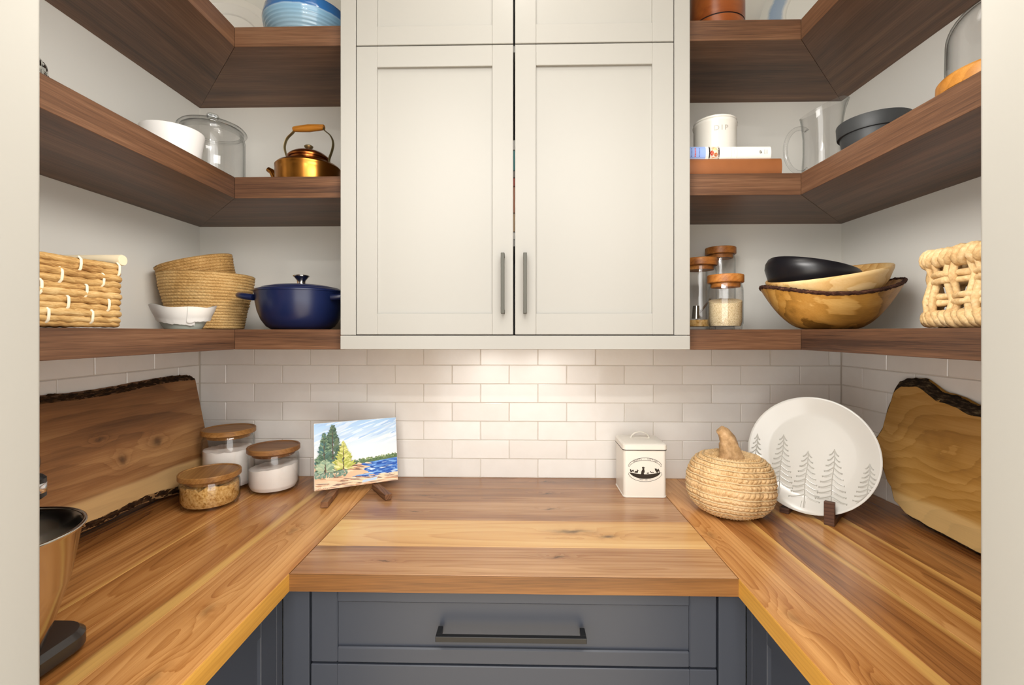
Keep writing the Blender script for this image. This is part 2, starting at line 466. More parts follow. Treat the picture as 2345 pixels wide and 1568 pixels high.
    def grid(s, nu, nv, fn, closed_u=False, col=None):
        vs = [fn(i, j) for i in range(nu) for j in range(nv)]
        fs = []
        for i in range(nu if closed_u else nu - 1):
            for j in range(nv - 1):
                a = i * nv + j; b = ((i + 1) % nu) * nv + j
                fs.append((a, b, b + 1, a + 1))
        return s.add(vs, fs, col)
    def mesh(s, name, mat, smooth=35):
        me = bpy.data.meshes.new(name)
        me.from_pydata([tuple(p) for p in s.v], [], s.f)
        me.materials.append(mat)
        if any(c is not None for c in s.c):
            a = me.color_attributes.new('paint', 'FLOAT_COLOR', 'CORNER')
            k = 0
            for p, c in zip(me.polygons, s.c):
                cc = lin(c or 'ffffff')
                for _ in p.loop_indices: a.data[k].color = cc; k += 1
        bm = bmesh.new(); bm.from_mesh(me)
        bmesh.ops.recalc_face_normals(bm, faces=bm.faces)
        bm.to_mesh(me); bm.free()
        if smooth:
            me.polygons.foreach_set('use_smooth', [True] * len(me.polygons))
            me.set_sharp_from_angle(angle=radians(smooth))
        me.update()
        return me
    def build(s, name, mat, parent=None, loc=(0, 0, 0), rot=(0, 0, 0), smooth=35, label=None):
        return put(name, s.mesh(name, mat, smooth), parent, loc, rot, label)

def put(name, me, parent=None, loc=(0, 0, 0), rot=(0, 0, 0), label=None):
    o = bpy.data.objects.new(name, me); COL.objects.link(o)
    o.location = loc; o.rotation_euler = rot
    if parent: o.parent = parent
    if label: o['label'] = label
    return o
def tag(o, label, cat, group=None, kind=None):
    if label: o['label'] = label
    if cat: o['category'] = cat
    if group: o['group'] = group
    if kind: o['kind'] = kind
    return o
def thing(name, label, cat, loc=(0, 0, 0), rot=(0, 0, 0), group=None):
    o = bpy.data.objects.new(name, None); COL.objects.link(o)
    o.empty_display_size = .05
    o.location = loc; o.rotation_euler = rot if isinstance(rot, (tuple, Euler)) else (0, 0, rot)
    return tag(o, label, cat, group)
def copy_tree(o, parent=None):
    c = o.copy(); COL.objects.link(c)
    if parent: c.parent = parent
    for ch in list(o.children): copy_tree(ch, c)
    return c
def basis(ex, ey, ez):
    return Matrix((ex, ey, ez)).transposed().to_euler()
def nz(x, y=0.0, z=0.0): return noise.noise(Vector((x, y, z)))
def rrect(x0, x1, y0, y1, r, k=5):
    out = []
    for cx, cy, a in ((x1 - r, y0 + r, -90), (x1 - r, y1 - r, 0), (x0 + r, y1 - r, 90), (x0 + r, y0 + r, 180)):
        for i in range(k + 1):
            t = radians(a + 90 * i / k); out.append((cx + r * cos(t), cy + r * sin(t)))
    return out
def text_mb(mb, s, size, fn, col=None):
    """built in font, flat filled letters, every vertex through fn(x, y)"""
    cu = bpy.data.curves.new('lettering', 'FONT'); cu.body = s; cu.size = size; cu.align_x = 'CENTER'
    o = bpy.data.objects.new('lettering', cu); COL.objects.link(o)
    me = o.to_mesh()
    vs = [fn(v.co.x, v.co.y) for v in me.vertices]; fs = [tuple(p.vertices) for p in me.polygons]
    o.to_mesh_clear(); bpy.data.objects.remove(o); bpy.data.curves.remove(cu)
    mb.add(vs, fs, col)

# ------------------------------------------------------------------ the room
ZT = H + 1.47
o = tag(MB().box(XL - .6, XR + .6, -3.6, D + .2, -.1, 0).build('floor', M['floor'], smooth=0), 'oak floor of the pantry and kitchen', 'floor', kind='structure')
o = tag(MB().box(XL - .1, XR + .1, .30, D + .12, ZT, ZT + .1).build('ceiling', M['ceil'], smooth=0), 'white pantry ceiling', 'ceiling', kind='structure')
wb = tag(MB().box(XL - .1, XR + .1, D, D + .12, H - .04, ZT).box(XL - .1, XR + .1, D + .012, D + .12, 0, H - .04)
         .build('wall_back', M['wall'], smooth=0), 'off white back wall with tiled backsplash below the shelves', 'wall', kind='structure')
wl = tag(MB().box(XL - .12, XL, .2, D, H - .04, ZT).box(XL - .12, XL - .012, .2, D, 0, H - .04)
         .build('wall_left', M['wall'], smooth=0), 'off white left wall with tiled backsplash', 'wall', kind='structure')
wr = tag(MB().box(XR, XR + .12, .2, D, H - .04, ZT).box(XR + .012, XR + .12, .2, D, 0, H - .04)
         .build('wall_right', M['wall'], smooth=0), 'off white right wall with tiled backsplash', 'wall', kind='structure')
def jamb_x(px): # x of the doorway edge seen at px at depth YJ
    return atx(px, YJ)
JL, JR = jamb_x(97), jamb_x(2240)
o = tag(MB().box(XL - .12, JL - .016, .315, YJ - .004, 0, ZT).box(JR + .016, XR + .12, .315, YJ - .004, 0, ZT)
        .box(JL - .016, JR + .016, .315, YJ - .004, H + 1.24, ZT).build('wall_front', M['wall'], smooth=0),
        'wall around the pantry doorway', 'wall', kind='structure')
for nm, sx, jx, lab in (('trim_1', -1, JL, 'white left door jamb at the edge of the picture'), ('trim_2', 1, JR, 'white right door jamb at the edge of the picture')):
    mb = MB()
    a, b = sorted((jx, jx + sx * .016))
    ol = rrect(a, b, .29, YJ, .005, 4)
    mb.prism(ol, 0.0, H + 1.24)
    tag(mb.build(nm, M['trim'], smooth=50), lab, 'door jamb', kind='structure')

# tiles: every tile its own part, shared meshes per width
TW, THh = 0.2005, 0.0655
_tm = {}
def tile_mesh(wd, v):
    k = (round(wd, 3), v)
    if k not in _tm:
        r = random.Random(hash(k))
        b = .0016; m = MB(); w2, h2 = wd / 2 - .0010, THh / 2 - .0010
        m.box(-w2, w2, -.008, 0, -h2, h2, b)
        m.v = [(x + r.uniform(-.0004, .0004), y + (r.uniform(-.0003, .0005) if y < -.004 else 0), z + r.uniform(-.0004, .0004)) for x, y, z in m.v]
        _tm[k] = m.mesh('tile', M['tile'], 25)
    return _tm[k]
def tile_run(wall, to_world, rotz, s0, s1, joint, n=7):
    for row in range(n):
        j0 = joint if row % 2 else joint + TW / 2
        zc = ZC + (row + .5) * THh
        k = math.floor((s0 - j0) / TW); a = j0 + k * TW
        while a < s1:
            l, r_ = max(a, s0), min(a + TW, s1)
            if r_ - l > .012:
                o = put('tile', tile_mesh(r_ - l, random.randrange(3)), wall)
                p = to_world((l + r_) / 2)
                o.location = (p[0], p[1], zc)
                o.rotation_euler = (random.gauss(0, .0035), 0, rotz + random.gauss(0, .0022))
            a += TW
tile_run(wb, lambda s: (s, D + .0075), 0, XL + .0012, XR - .0012, -0.0449)
tile_run(wl, lambda s: (XL - .0075, D - s), pi / 2, .0012, D - YJ, .104 - TW)
tile_run(wr, lambda s: (XR + .0075, D - s), -pi / 2, .0012, D - YJ, .0987 - TW)
MB().box(XL - .0105, XR + .0105, D + .0015, D + .011, ZC - .03, H - .041).build('grout', M['grout'], wb, smooth=0)
MB().box(XL - .011, XL - .0015, YJ, D + .0105, ZC - .03, H - .041).build('grout', M['grout'], wl, smooth=0)
MB().box(XR + .0015, XR + .011, YJ, D + .0105, ZC - .03, H - .041).build('grout', M['grout'], wr, smooth=0)

# ------------------------------------------------------------------ counter: three runs of planks
ct = thing('countertop', 'thick walnut plank countertop running round three walls', 'countertop', (0, 1.2, ZCB))
def plank(x0, x1, y0, y1, mat, tone=0.0, sap=(9, 9), along='x', name='plank', z0=ZCB, z1=ZC, b=.0007):
    cx, cy = (x0 + x1) / 2, (y0 + y1) / 2
    if along == 'x': L, W_, rz = x1 - x0, y1 - y0, 0
    else: L, W_, rz = y1 - y0, x1 - x0, pi / 2
    o = MB().box(-L / 2, L / 2, -W_ / 2, W_ / 2, z0 - z1, 0, b).build(name, M[mat], ct, smooth=0)
    o.location = Vector((cx, cy, z1)) - ct.location
    o.rotation_euler = (0, 0, rz)
    o['tone'] = tone; o['sap_lo'] = float(sap[0]); o['sap_hi'] = float(sap[1])
    return o
# centre run (grain along x), from the front backwards
plank(CL, CR, YC + .002, 1.097, 'counter_mid', .07, name='plank')
plank(CL, CR, 1.097, 1.250, 'counter_light', .05)
plank(CL, CR, 1.250, 1.385, 'counter_mid', .04)
plank(CL, CR, 1.385, 1.508, 'counter_mid', -.02)
plank(CL, CR, 1.508, D + .004, 'counter_mid', -.08)
# left run (grain along y; local y = -x)
for a, b, m_, t_, sp in ((CL - .002, -.642, 'counter_knotty', .16, (9, 9)), (-.642, -.742, 'counter', -.02, (-.051, -.028)),
                         (-.742, -.840, 'counter', .06, (9, 9)), (-.840, -.962, 'counter', .01, (-.062, -.054)),
                         (-.962, -1.060, 'counter', -.05, (9, 9)), (-1.060, XL - .004, 'counter', -.12, (9, 9))):
    plank(b, a, YJ + .002, D + .004, m_, t_, sp, 'y')
for a, b, m_, t_, sp in ((CR + .002, .535, 'counter_knotty', .17, (9, 9)), (.535, .618, 'counter', .06, (-9, -.030)), (.618, .726, 'counter', -.13, (-.055, -.040)),
                         (.726, .805, 'counter', .06, (-9, -.024)), (.805, .882, 'counter', .02, (-.040, -.022)),
                         (.882, .985, 'counter', -.04, (9, 9)), (.985, XR + .004, 'counter', -.12, (9, 9))):
    plank(a, b, YJ + .002, D + .004, m_, t_, sp, 'y')
plank(CL - .002, CR + .002, YC, YC + .0025, 'strip_dark', 0, z0=ZCB - .001, z1=ZC - .0006, name='edge_strip', b=.0003)
plank(CL - .0025, CL, YJ + .002, YC + .001, 'strip', 0, along='y', z0=ZCB - .001, z1=ZC - .0006, name='edge_strip', b=.0003)
plank(CR, CR + .0025, YJ + .002, YC + .001, 'strip', -.12, along='y', z0=ZCB - .001, z1=ZC - .0006, name='edge_strip', b=.0003)

# ------------------------------------------------------------------ shelves: six L shapes
def corner_shelf(side, z1, t, label):
    xw, xf = (XL, SL) if side < 0 else (XR, SR)
    xc = CABL if side < 0 else CABR
    root = thing('corner_shelf', label, 'shelf', (xw - side * .17, 1.44, z1 - t), group=None)
    cx, cy, cz = root.location
    # side board, mitred against the back board; local x = world y
    def board(poly, rz, name, tone):
        mb = MB().prism(poly, -t / 2, t / 2, .0008)
        o = mb.build(name, M['walnut'], root, smooth=0)
        o['tone'] = tone
        return o
    y0 = YJ + .001
    g = .0006
    if side < 0:
        pts = [(xw, y0), (xf, y0), (xf, YS - g), (xw, D - g)]; pb = [(xf + g, YS), (xc, YS), (xc, D), (xw + g, D)]
    else:
        pts = [(xf, y0), (xw, y0), (xw, D - g), (xf, YS - g)]; pb = [(xc, YS), (xf - g, YS), (xw - g, D), (xc, D)]
    mx, my = (xw + xf) / 2, (y0 + D) / 2
    # local frame of the side board: x = world y, y = -world x
    o = board([(y - my, -(x - mx)) for x, y in pts], pi / 2, 'side_board', random.uniform(-.06, .03))
    o.location = (mx - cx, my - cy, t / 2); o.rotation_euler = (0, 0, pi / 2)
    bx, by = (xc + xw) / 2, (YS + D) / 2
    o = board([(x - bx, y - by) for x, y in pb], 0, 'back_board', random.uniform(-.06, .03))
    o.location = (bx - cx, by - cy, t / 2)
    # thin end cleat against the cabinet
    e0, e1 = (xc - .0075, xc) if side < 0 else (xc, xc + .0075)
    o = MB().box(-t / 2, t / 2, -.0035, .0035, -.002, 0).build('end_cleat', M['walnut'], root, smooth=0)
    o.location = ((e0 + e1) / 2 - cx, YS - .0002 - cy, t / 2); o.rotation_euler = (pi / 2, pi / 2, 0); o['tone'] = -.12
    return root
YF = 1.243                                   # front of the wall cabinet
CABL, CABR = atx(779.5, YF), atx(1580.3, YF)
corner_shelf(-1, ZU, TU, 'upper left walnut corner shelf carrying the blue banded bowl')
corner_shelf(-1, ZM, TM, 'middle left walnut corner shelf carrying the copper kettle')
corner_shelf(-1, ZL, TL, 'lower left walnut corner shelf carrying the navy pot')
corner_shelf(1, ZU, TU, 'upper right walnut corner shelf carrying the orange brown canister')
corner_shelf(1, ZM, TM, 'middle right walnut corner shelf carrying books and glass pitcher')
corner_shelf(1, ZL, TL, 'lower right walnut corner shelf carrying stacked wooden bowls')

# ------------------------------------------------------------------ white wall cabinet
zb = at(1180, 800, YF).z
zr = at(1180, 767, YF).z
wc = thing('wall_cabinet', 'tall white shaker wall cabinet above the backsplash with bar handles', 'cabinet', ((CABL + CABR) / 2, 1.43, zb))
def rel(o, root): o.location = Vector(o.location) - root.location; return o
zt = ZT - .002
xs0, xs1 = atx(814.5, YF), atx(1544.5, YF)
mb = MB()
mb.box(CABL + .001, CABL + .018, YF + .02, D - .001, zb, zt).box(CABR - .018, CABR - .001, YF + .02, D - .001, zb, zt)
mb.box(CABL + .018, CABR - .018, YF + .02, D - .001, zb + .02, zb + .038).box(CABL + .018, CABR - .018, D - .012, D - .001, zb + .038, zt)
mb.box(CABL + .018, CABR - .018, YF + .024, D - .012, at(1180, 100, YF).z - .009, at(1180, 100, YF).z + .009)
rel(mb.build('carcass', M['cab'], wc, smooth=0), wc)
mb = MB().box(CABL, xs0, YF, YF + .02, zr, zt, .0012).box(xs1, CABR, YF, YF + .02, zr, zt, .0012).box(CABL, CABR, YF - .001, YF + .02, zb, zr - .0016, .0012)
rel(mb.build('face_frame', M['cab'], wc, smooth=0), wc)
def shaker(root, name, mat, w, h, loc, rot, st, dep=.008, th=.02, stb=None, bev=.0012, panel_label=None):
    """door or drawer front: local x width, z up, front faces -y; frame with a recessed panel as sub-part"""
    stb = stb or st
    mb = MB()
    mb.box(-w / 2, -w / 2 + st, 0, th, -h / 2, h / 2, bev).box(w / 2 - st, w / 2, 0, th, -h / 2, h / 2, bev)
    mb.box(-w / 2 + st - .0005, w / 2 - st + .0005, 0, th, -h / 2, -h / 2 + stb, bev).box(-w / 2 + st - .0005, w / 2 - st + .0005, 0, th, h / 2 - stb, h / 2, bev)
    d = mb.build(name, M[mat], root, loc, rot, smooth=0)
    MB().box(-w / 2 + st - .002, w / 2 - st + .002, dep, th - .002, -h / 2 + stb - .002, h / 2 - stb + .002).build('panel', M[mat], d, smooth=0)
    return d
def bar_handle(parent, mat, L, loc, vertical=True, th=.0095, out=.034, wide=.0095):
    mb = MB()
    if vertical:
        mb.box(-th / 2, th / 2, -out, -out + th, -L / 2, L / 2, .0006)
        for s in (-1, 1):
            mb.box(-th / 2, th / 2, -out + th - .001, 0, s * L / 2 - (th if s > 0 else 0), s * L / 2 + (th if s < 0 else 0))
    else:
        mb.box(-L / 2, L / 2, -out, -out + th, -wide / 2, wide / 2, .0006)
        for s in (-1, 1):
            mb.box(s * L / 2 - (th if s > 0 else 0), s * L / 2 + (th if s < 0 else 0), -out + th - .001, 0, -wide / 2, wide / 2, .0006)
    return mb.build('handle', M[mat], parent, loc, smooth=0)
zg = at(1180, 100.5, YF).z
gx = atx(1177.3, YF)
g = .0024
for lx, rx, hx in ((xs0 + .002, gx - g, -1), (gx + g, xs1 - .002, 1)):
    wd = rx - lx; z0, z1 = zr + .0015, zg - .0016
    d = shaker(wc, 'door', 'cab', wd, z1 - z0, (((lx + rx) / 2) - wc.location.x, YF - wc.location.y, (z0 + z1) / 2 - wc.location.z), (0, 0, 0), .0565)
    hxp = atx(1151 if hx < 0 else 1202.5, YF - .03)
    hz0, hz1 = at(1150, 717, YF - .034).z, at(1150, 578, YF - .034).z
    bar_handle(d, 'pewter', hz1 - hz0, (hxp - (lx + rx) / 2, 0, (hz0 + hz1) / 2 - (z0 + z1) / 2))
    z0, z1 = zg + .0016, zt - .004
    shaker(wc, 'door', 'cab', wd, z1 - z0, (((lx + rx) / 2) - wc.location.x, YF - wc.location.y, (z0 + z1) / 2 - wc.location.z), (0, 0, 0), .0565, stb=.051)
# what shows through the gap between its doors
zsh = at(1177, 549, YF + .03).z
MBs = MB().box(CABL + .02, CABR - .02, YF + .03, D - .02, zsh - .018, zsh).build('inner_shelf', M['cab'], wc, smooth=0)
rel(MBs, wc)
stack = (('stored_book', 531, 548, 'e9e6df', 'white spine lowest in the stack behind the cabinet door gap'),
         ('stored_book', 488, 530, 'c9a57c', 'tan spine above the white one behind the cabinet door gap'),
         ('stored_book', 427, 481, 'c27a55', 'orange tan spine in the stack behind the cabinet door gap'),
         ('stored_book', 407, 424, 'b9442a', 'red spine in the stack behind the cabinet door gap'),
         ('stored_book', 391, 405, '8d857c', 'grey spine in the stack behind the cabinet door gap'),
         ('stored_book', 344, 384, '2f8a8c', 'teal spine in the stack behind the cabinet door gap'),
         ('stored_book', 320, 334, 'dcd9d2', 'white spine topmost in the stack behind the cabinet door gap'))
zprev = zsh
for nm, p0, p1, c, lab in stack:
    z1 = at(1177, p0, YF + .03).z
    M[c] = plain('cover_' + c, c, .5)
    b = thing(nm, lab, 'book', (gx + .03, YF + .03, zprev), group=None)
    MB().box(-.12, .12, .0, .18, 0, .0015).box(-.12, .12, 0, .18, z1 - zprev - .0015, z1 - zprev).box(-.12, .12, 0, .002, 0, z1 - zprev).build('cover', M[c], b, smooth=0)
    MB().box(-.117, .117, .003, .176, .0016, z1 - zprev - .0016).build('pages', M['paper'], b, smooth=0)
    zprev = z1

# ------------------------------------------------------------------ slate blue base cabinets
yf = .992
bc = thing('base_cabinet', 'slate blue base cabinet with a black bar pull under the centre counter', 'cabinet', (-.02, 1.3, 0))
bx0, bx1 = atx(709.5, yf), atx(1644.5, yf)
MB().box(bx0 - .001, bx1 + .001, yf + .021, D - .02, .1, ZCB - .0015).build('carcass', M['blue'], bc, (.02, -1.3, 0), smooth=0)
MB().box(-.517, bx0 - .0016, yf, yf + .02, .1, ZCB - .0015, .001).build('filler_strip', M['blue'], bc, (.02, -1.3, 0), smooth=0)
MB().box(bx1 + .0016, .474, yf, yf + .02, .1, ZCB - .0015, .001).build('filler_strip', M['blue'], bc, (.02, -1.3, 0), smooth=0)
MB().box(bx0, bx1, yf + .06, yf + .08, 0, .1).build('toe_kick', M['blue'], bc, (.02, -1.3, 0), smooth=0)
dzt = ZCB - .004; dzb = at(1180, 1523.5, yf).z
d = shaker(bc, 'drawer', 'blue', bx1 - bx0 - .004, dzt - dzb, ((bx0 + bx1) / 2 + .02, yf - 1.3, (dzt + dzb) / 2), (0, 0, 0), .0575, stb=.034, bev=.0028)
hx0, hx1 = atx(998, yf - .03), atx(1343, yf - .03)
bar_handle(d, 'black', hx1 - hx0, ((hx0 + hx1) / 2 - (bx0 + bx1) / 2, 0, at(1170, 1462, yf - .03).z - (dzt + dzb) / 2), False, .0105, .036, .011)
z1 = dzb - .0035; z0 = z1 - .28
d = shaker(bc, 'drawer', 'blue', bx1 - bx0 - .004, z1 - z0, ((bx0 + bx1) / 2 + .02, yf - 1.3, (z1 + z0) / 2), (0, 0, 0), .0575, stb=.06, bev=.0016)
bar_handle(d, 'black', hx1 - hx0, (0, 0, .03), False, .0105, .036, .011)
z1 = z0 - .0035; z0 = .11
shaker(bc, 'drawer', 'blue', bx1 - bx0 - .004, z1 - z0, ((bx0 + bx1) / 2 + .02, yf - 1.3, (z1 + z0) / 2), (0, 0, 0), .0575, stb=.06, bev=.0016)
for sx, xf, nm in ((-1, -.5175, 'slate blue base cabinet under the left counter run, mostly in shade'), (1, .4745, 'slate blue base cabinet under the right counter run, mostly in shade')):
    b = thing('base_cabinet', nm, 'cabinet', (xf + sx * .3, .72, 0))
    ax, bx = sorted((xf + sx * .0205, (XL if sx < 0 else XR) - sx * .002))
    yd = .966
    MB().box(ax, bx, YJ + .003, yf - .003, .1, ZCB - .0015).build('carcass', M['blue'], b, (-b.location.x, -.72, 0), smooth=0)
    ax, bx = sorted((xf, xf + sx * .02))
    MB().box(ax, bx, yd + .0016, yf - .0005, .1, ZCB - .0015, .001).build('filler_strip', M['blue'], b, (-b.location.x, -.72, 0), smooth=0)
    ax, bx = sorted((xf + sx * .08, xf + sx * .1))
    MB().box(ax, bx, YJ + .003, yf, 0, .1).build('toe_kick', M['blue'], b, (-b.location.x, -.72, 0), smooth=0)
    z0, z1 = .11, ZCB - .004
    wdt = yd - (YJ + .004)
    shaker(b, 'door', 'blue', wdt, z1 - z0, (xf - b.location.x, (yd + YJ + .004) / 2 - .72, (z0 + z1) / 2), (0, 0, pi / 2 if sx < 0 else -pi / 2), .0575, stb=.0575, bev=.0016)


# ================================================================== things on the counter
def jar(name, label, loc, r, h, fill, fill_h, lid_mat, lid_t=.017, group=None, wavy=.004, rot=0.0, slope=0.0, wall=.003, neck=True):
    root = thing(name, label, 'jar', loc, rot, group)
    hb = h - lid_t
    out = [(0, .003), (r * .80, .003), (r * .84, 0), (r * .90, .0), (r * .93, .004), (r * .92, .008), (r, .018), (r, hb - .022), (r * .985, hb - .014), (r * .92, hb - .004), (r * .90, hb)]
    inn = [(a - wall if a > .01 else 0, z) for a, z in ((r * .90, hb), (r * .92, hb - .004), (r * .985, hb - .014), (r, hb - .022), (r, .020), (r * .92, .010))] + [(0, .0085)]
    MB().lathe(out + inn, 64).build('glass_body', M['glass'], root, smooth=50)
    R = r - wall - .0006
    if fill:
        nr, na = 12, 56
        mb = MB()
        prof = [(0, .0095), (r * .90 - wall, .0105), (R - .002, .020), (R, .024)]
        def top(i, j):
            a = 2 * pi * i / na; q = 1 - j / (nr - 1)
            x, y = R * q * cos(a), R * q * sin(a)
            return (x, y, fill_h + slope * x / R + wavy * (nz(x * 60 + loc[0] * 40, y * 60, 1) + .5 * nz(x * 160, y * 160, 3)))
        mb.lathe(prof, na)
        base = len(mb.v) - na
        mb.grid(na, nr, top, closed_u=True)
        t0 = base + na
        for i in range(na):
            j = (i + 1) % na
            mb.f.append((base + i, base + j, t0 + j * nr, t0 + i * nr)); mb.c.append(None)
        mb.build('filling', M[fill], root, smooth=60)
    Rl = r * (1.04 if neck else 1.0)
    lid = MB().lathe([(0, hb + .0005), (Rl - .002, hb + .0005), (Rl, hb + .0025), (Rl, h - .002), (Rl - .0015, h), (Rl - .006, h), (Rl - .0075, h - .0025), (0, h - .0025)], 64)
    o = lid.build('lid', M[lid_mat], root, smooth=35); o['tone'] = random.uniform(-.05, .08)
    MB().lathe([(0, hb - .012), (r * .82, hb - .012), (r * .84, hb - .009), (r * .84, hb), (0, hb)], 40).build('lid_plug', M[lid_mat], root, smooth=35)
    return root
JG = 'three glass jars with wooden lids on the left counter'
jar('storage_jar', 'tall glass jar of white powder with a two tone wooden lid', (atx(524, 1.515), 1.515, ZC), .0765, .192, 'flour', .125, 'lidwood', group=JG, rot=.5)
jar('storage_jar', 'medium glass jar of white powder with dark brown wooden lid', (atx(627, 1.487), 1.487, ZC), .0755, .142, 'flour', .078, 'lidwood2', group=JG, wavy=.003, slope=.008)
jar('storage_jar', 'low glass jar of brown sugar with wooden lid', (atx(481.5, 1.350), 1.350, ZC), .0775, .100, 'sugar', .066, 'lidwood', group=JG, wavy=.011, rot=1.9)

# painting on its little easel
def painting():
    PW, PH = .254, .203
    bl, br = at(713, 1134, 1.395), at(917, 1107, 1.519)
    ex = (br - bl); ex.z = 0; ex.normalize()
    lean = radians(9); nrm = Vector((ex.y, -ex.x, 0))      # towards the viewer
    ey = (Vector((0, 0, 1)) * cos(lean) - nrm * sin(lean)).normalized(); ez = ex.cross(ey)
    c = (bl + br) / 2; c.z = ZC + .0238
    root = thing('canvas_painting', 'small canvas painting of pine trees on a rocky lake shore', 'painting', c, basis(ex, ey, ez))
    MB().box(-PW / 2, PW / 2, 0, PH, -.016, 0, .0015).build('canvas', M['matte_white'], root, smooth=0)
    rnd = random.Random(3); mb = MB(); lay = [0]
    def poly(pts, col):       # pts in 0..1 of the canvas (x right, y down)
        lay[0] += 1; z = .0004 + lay[0] * .0000035
        q = [(-PW / 2 + min(max(x, 0.004), .996) * PW, (1 - min(max(y, 0.004), .996)) * PH, z) for x, y in pts]
        mb.add(q, [tuple(range(len(q)))], col)
    def jit(c, a=.05):
        v = [int(c[i:i + 2], 16) / 255 for i in (0, 2, 4)]; d = rnd.uniform(-a, a)
        return tuple(min(1, max(0, x + d)) for x in v)
    def stroke(x, y, l, wd, ang, col):
        dx, dy = l * cos(ang), l * sin(ang) * 1.25; nx, ny = -sin(ang) * wd, cos(ang) * wd * 1.25
        poly([(x, y), (x + dx * .3 + nx, y + dy * .3 + ny), (x + dx * .8 + nx * .7, y + dy * .8 + ny * .7), (x + dx, y + dy), (x + dx * .7 - nx * .7, y + dy * .7 - ny * .7), (x + dx * .25 - nx, y + dy * .25 - ny)], col)
    def blend(a, b, f):
        A = [int(a[i:i + 2], 16) / 255 for i in (0, 2, 4)]; B = [int(b[i:i + 2], 16) / 255 for i in (0, 2, 4)]
        return tuple(p + (q - p) * f for p, q in zip(A, B))
    for i in range(24):       # sky, paler downwards
        poly([(0, i / 40), (1, i / 40), (1, (i + 1.3) / 40), (0, (i + 1.3) / 40)], blend('a9cdf0', 'f3f3ee', i / 23))
    for i in range(95):
        x, y = rnd.uniform(-.1, .95), rnd.uniform(.01, .42)
        k = rnd.random()
        stroke(x, y, rnd.uniform(.12, .3), rnd.uniform(.006, .018), -.32 + rnd.uniform(-.1, .1), jit(('a9c8ec' if k < .22 else 'd3e4f6' if k < .75 else 'bcd4f0') if y < .3 else 'e2eef4', .03))
    poly([(.40, .66), (1, .63), (1, .93), (.30, .97)], '5f90d6')
    for i in range(260):
        y = rnd.uniform(.66, .93); x = rnd.uniform(.35, .98); k = rnd.random()
        stroke(x, y, rnd.uniform(.05, .16), rnd.uniform(.004, .010), rnd.uniform(-.06, .06), jit('2c5cb4' if k < .4 else '7fb0e8' if k < .65 else 'cfe2f4' if k < .85 else '1f4a9e', .04))
    poly([(.40, .64), (.50, .625), (.62, .62), (.75, .605), (.88, .590), (1, .575), (1, .635), (.7, .66), (.42, .68)], '5b7350')
    for i in range(130):
        x = rnd.uniform(.42, .99); y = .655 - (x - .42) * .10 + rnd.uniform(-.03, .02)
        stroke(x, y, .018, .008, rnd.uniform(-2, -1), jit('55704a' if rnd.random() < .6 else '8a9c6a', .06))
    for x0 in (.39, .42, .44):
        poly([(x0 - .012, .68), (x0, .60), (x0 + .012, .68)], '3f5a48')
    poly([(0, .62), (.10, .63), (.2, .66), (.34, .68), (.46, .69), (.56, .70), (.66, .735), (.55, .76), (.62, .80), (.64, .83), (.50, .84), (.42, .865), (.36, .88), (0, .92)], 'e3bf9c')
    for i in range(150):
        x, y = rnd.uniform(0, .60), rnd.uniform(.66, .88)
        if y > .70 + .28 * (.66 - x): continue
        k = rnd.random()
        stroke(x, y, rnd.uniform(.05, .14), rnd.uniform(.004, .012), .18, jit('f0d3b2' if k < .5 else 'c99a76' if k < .8 else '8d6a58', .04))
    for i in range(150):
        x, y = rnd.uniform(.0, .38), rnd.uniform(.74, .84)
        stroke(x, y, .035, .008, rnd.uniform(-1.9, -1.0), jit('8aa392' if rnd.random() < .6 else '6d8a78', .06))
    poly([(0, .855), (.25, .85), (.45, .875), (.66, .90), (1, .885), (1, 1), (0, 1)], 'ecc9a6')
    for i in range(190):
        x, y = rnd.uniform(-.05, .95), rnd.uniform(.86, .99)
        k = rnd.random()
        stroke(x, y, rnd.uniform(.08, .2), rnd.uniform(.003, .010), .07, jit('f6dcbc' if k < .5 else 'd3a27e' if k < .75 else '9a7a6c', .04))
    poly([(.56, .925), (.75, .90), (.72, .945), (.55, .965)], 'c3d6ea')
    def tree(cx, top, bot, wid, cols, n):
        poly([(cx - .008, bot + .02), (cx - .003, top), (cx + .003, top), (cx + .008, bot + .02)], '5a4a3c')
        for i in range(n):
            f = (i + rnd.random()) / n; y = top + (bot - top) * f
            hw = wid * (.12 + .88 * f) * rnd.uniform(.6, 1.05); sd = rnd.choice((-1, 1))
            x = cx + sd * rnd.uniform(0, .45) * hw
            stroke(x, y, hw * .65, .009 + .006 * f, (-.55 if sd > 0 else pi + .55) + rnd.uniform(-.25, .25), jit(rnd.choice(cols), .05))
            stroke(x, y + .01, hw * .45, .009, (.35 if sd > 0 else pi - .35), jit(rnd.choice(cols), .06))
    tree(.215, .05, .62, .20, ('3f5748', '4e6a58', '5e7562', '6d7f62'), 210)
    tree(.115, .16, .68, .155, ('486350', '5b7a66', '7d9878', '4c7474'), 190)
    tree(.125, .56, .72, .17, ('9fb597', '8aa68c', 'b7c6a4'), 70)
    tree(.335, .31, .70, .15, ('b9bf5e', 'cfd07e', 'a8ad50', 'dcd794'), 190)
    for i in range(9):        # illegible signature
        x = .02 + i * .02
        stroke(x, .985 - (i % 3) * .008, .016, .0025, rnd.uniform(-1.2, 1.2), '8f6f66')
    mb.build('painted_scene', M['paint'], root, smooth=0)
    # easel
    e = thing('table_easel', 'small dark walnut tripod easel holding the lake painting', 'easel', (c.x, c.y, ZC), (0, 0, atan2(ex.y, ex.x)))
    rz = e.rotation_euler.z; inv = Matrix.Rotation(-rz, 3, 'Z')
    def loc(v): return inv @ (Vector(v) - e.location)
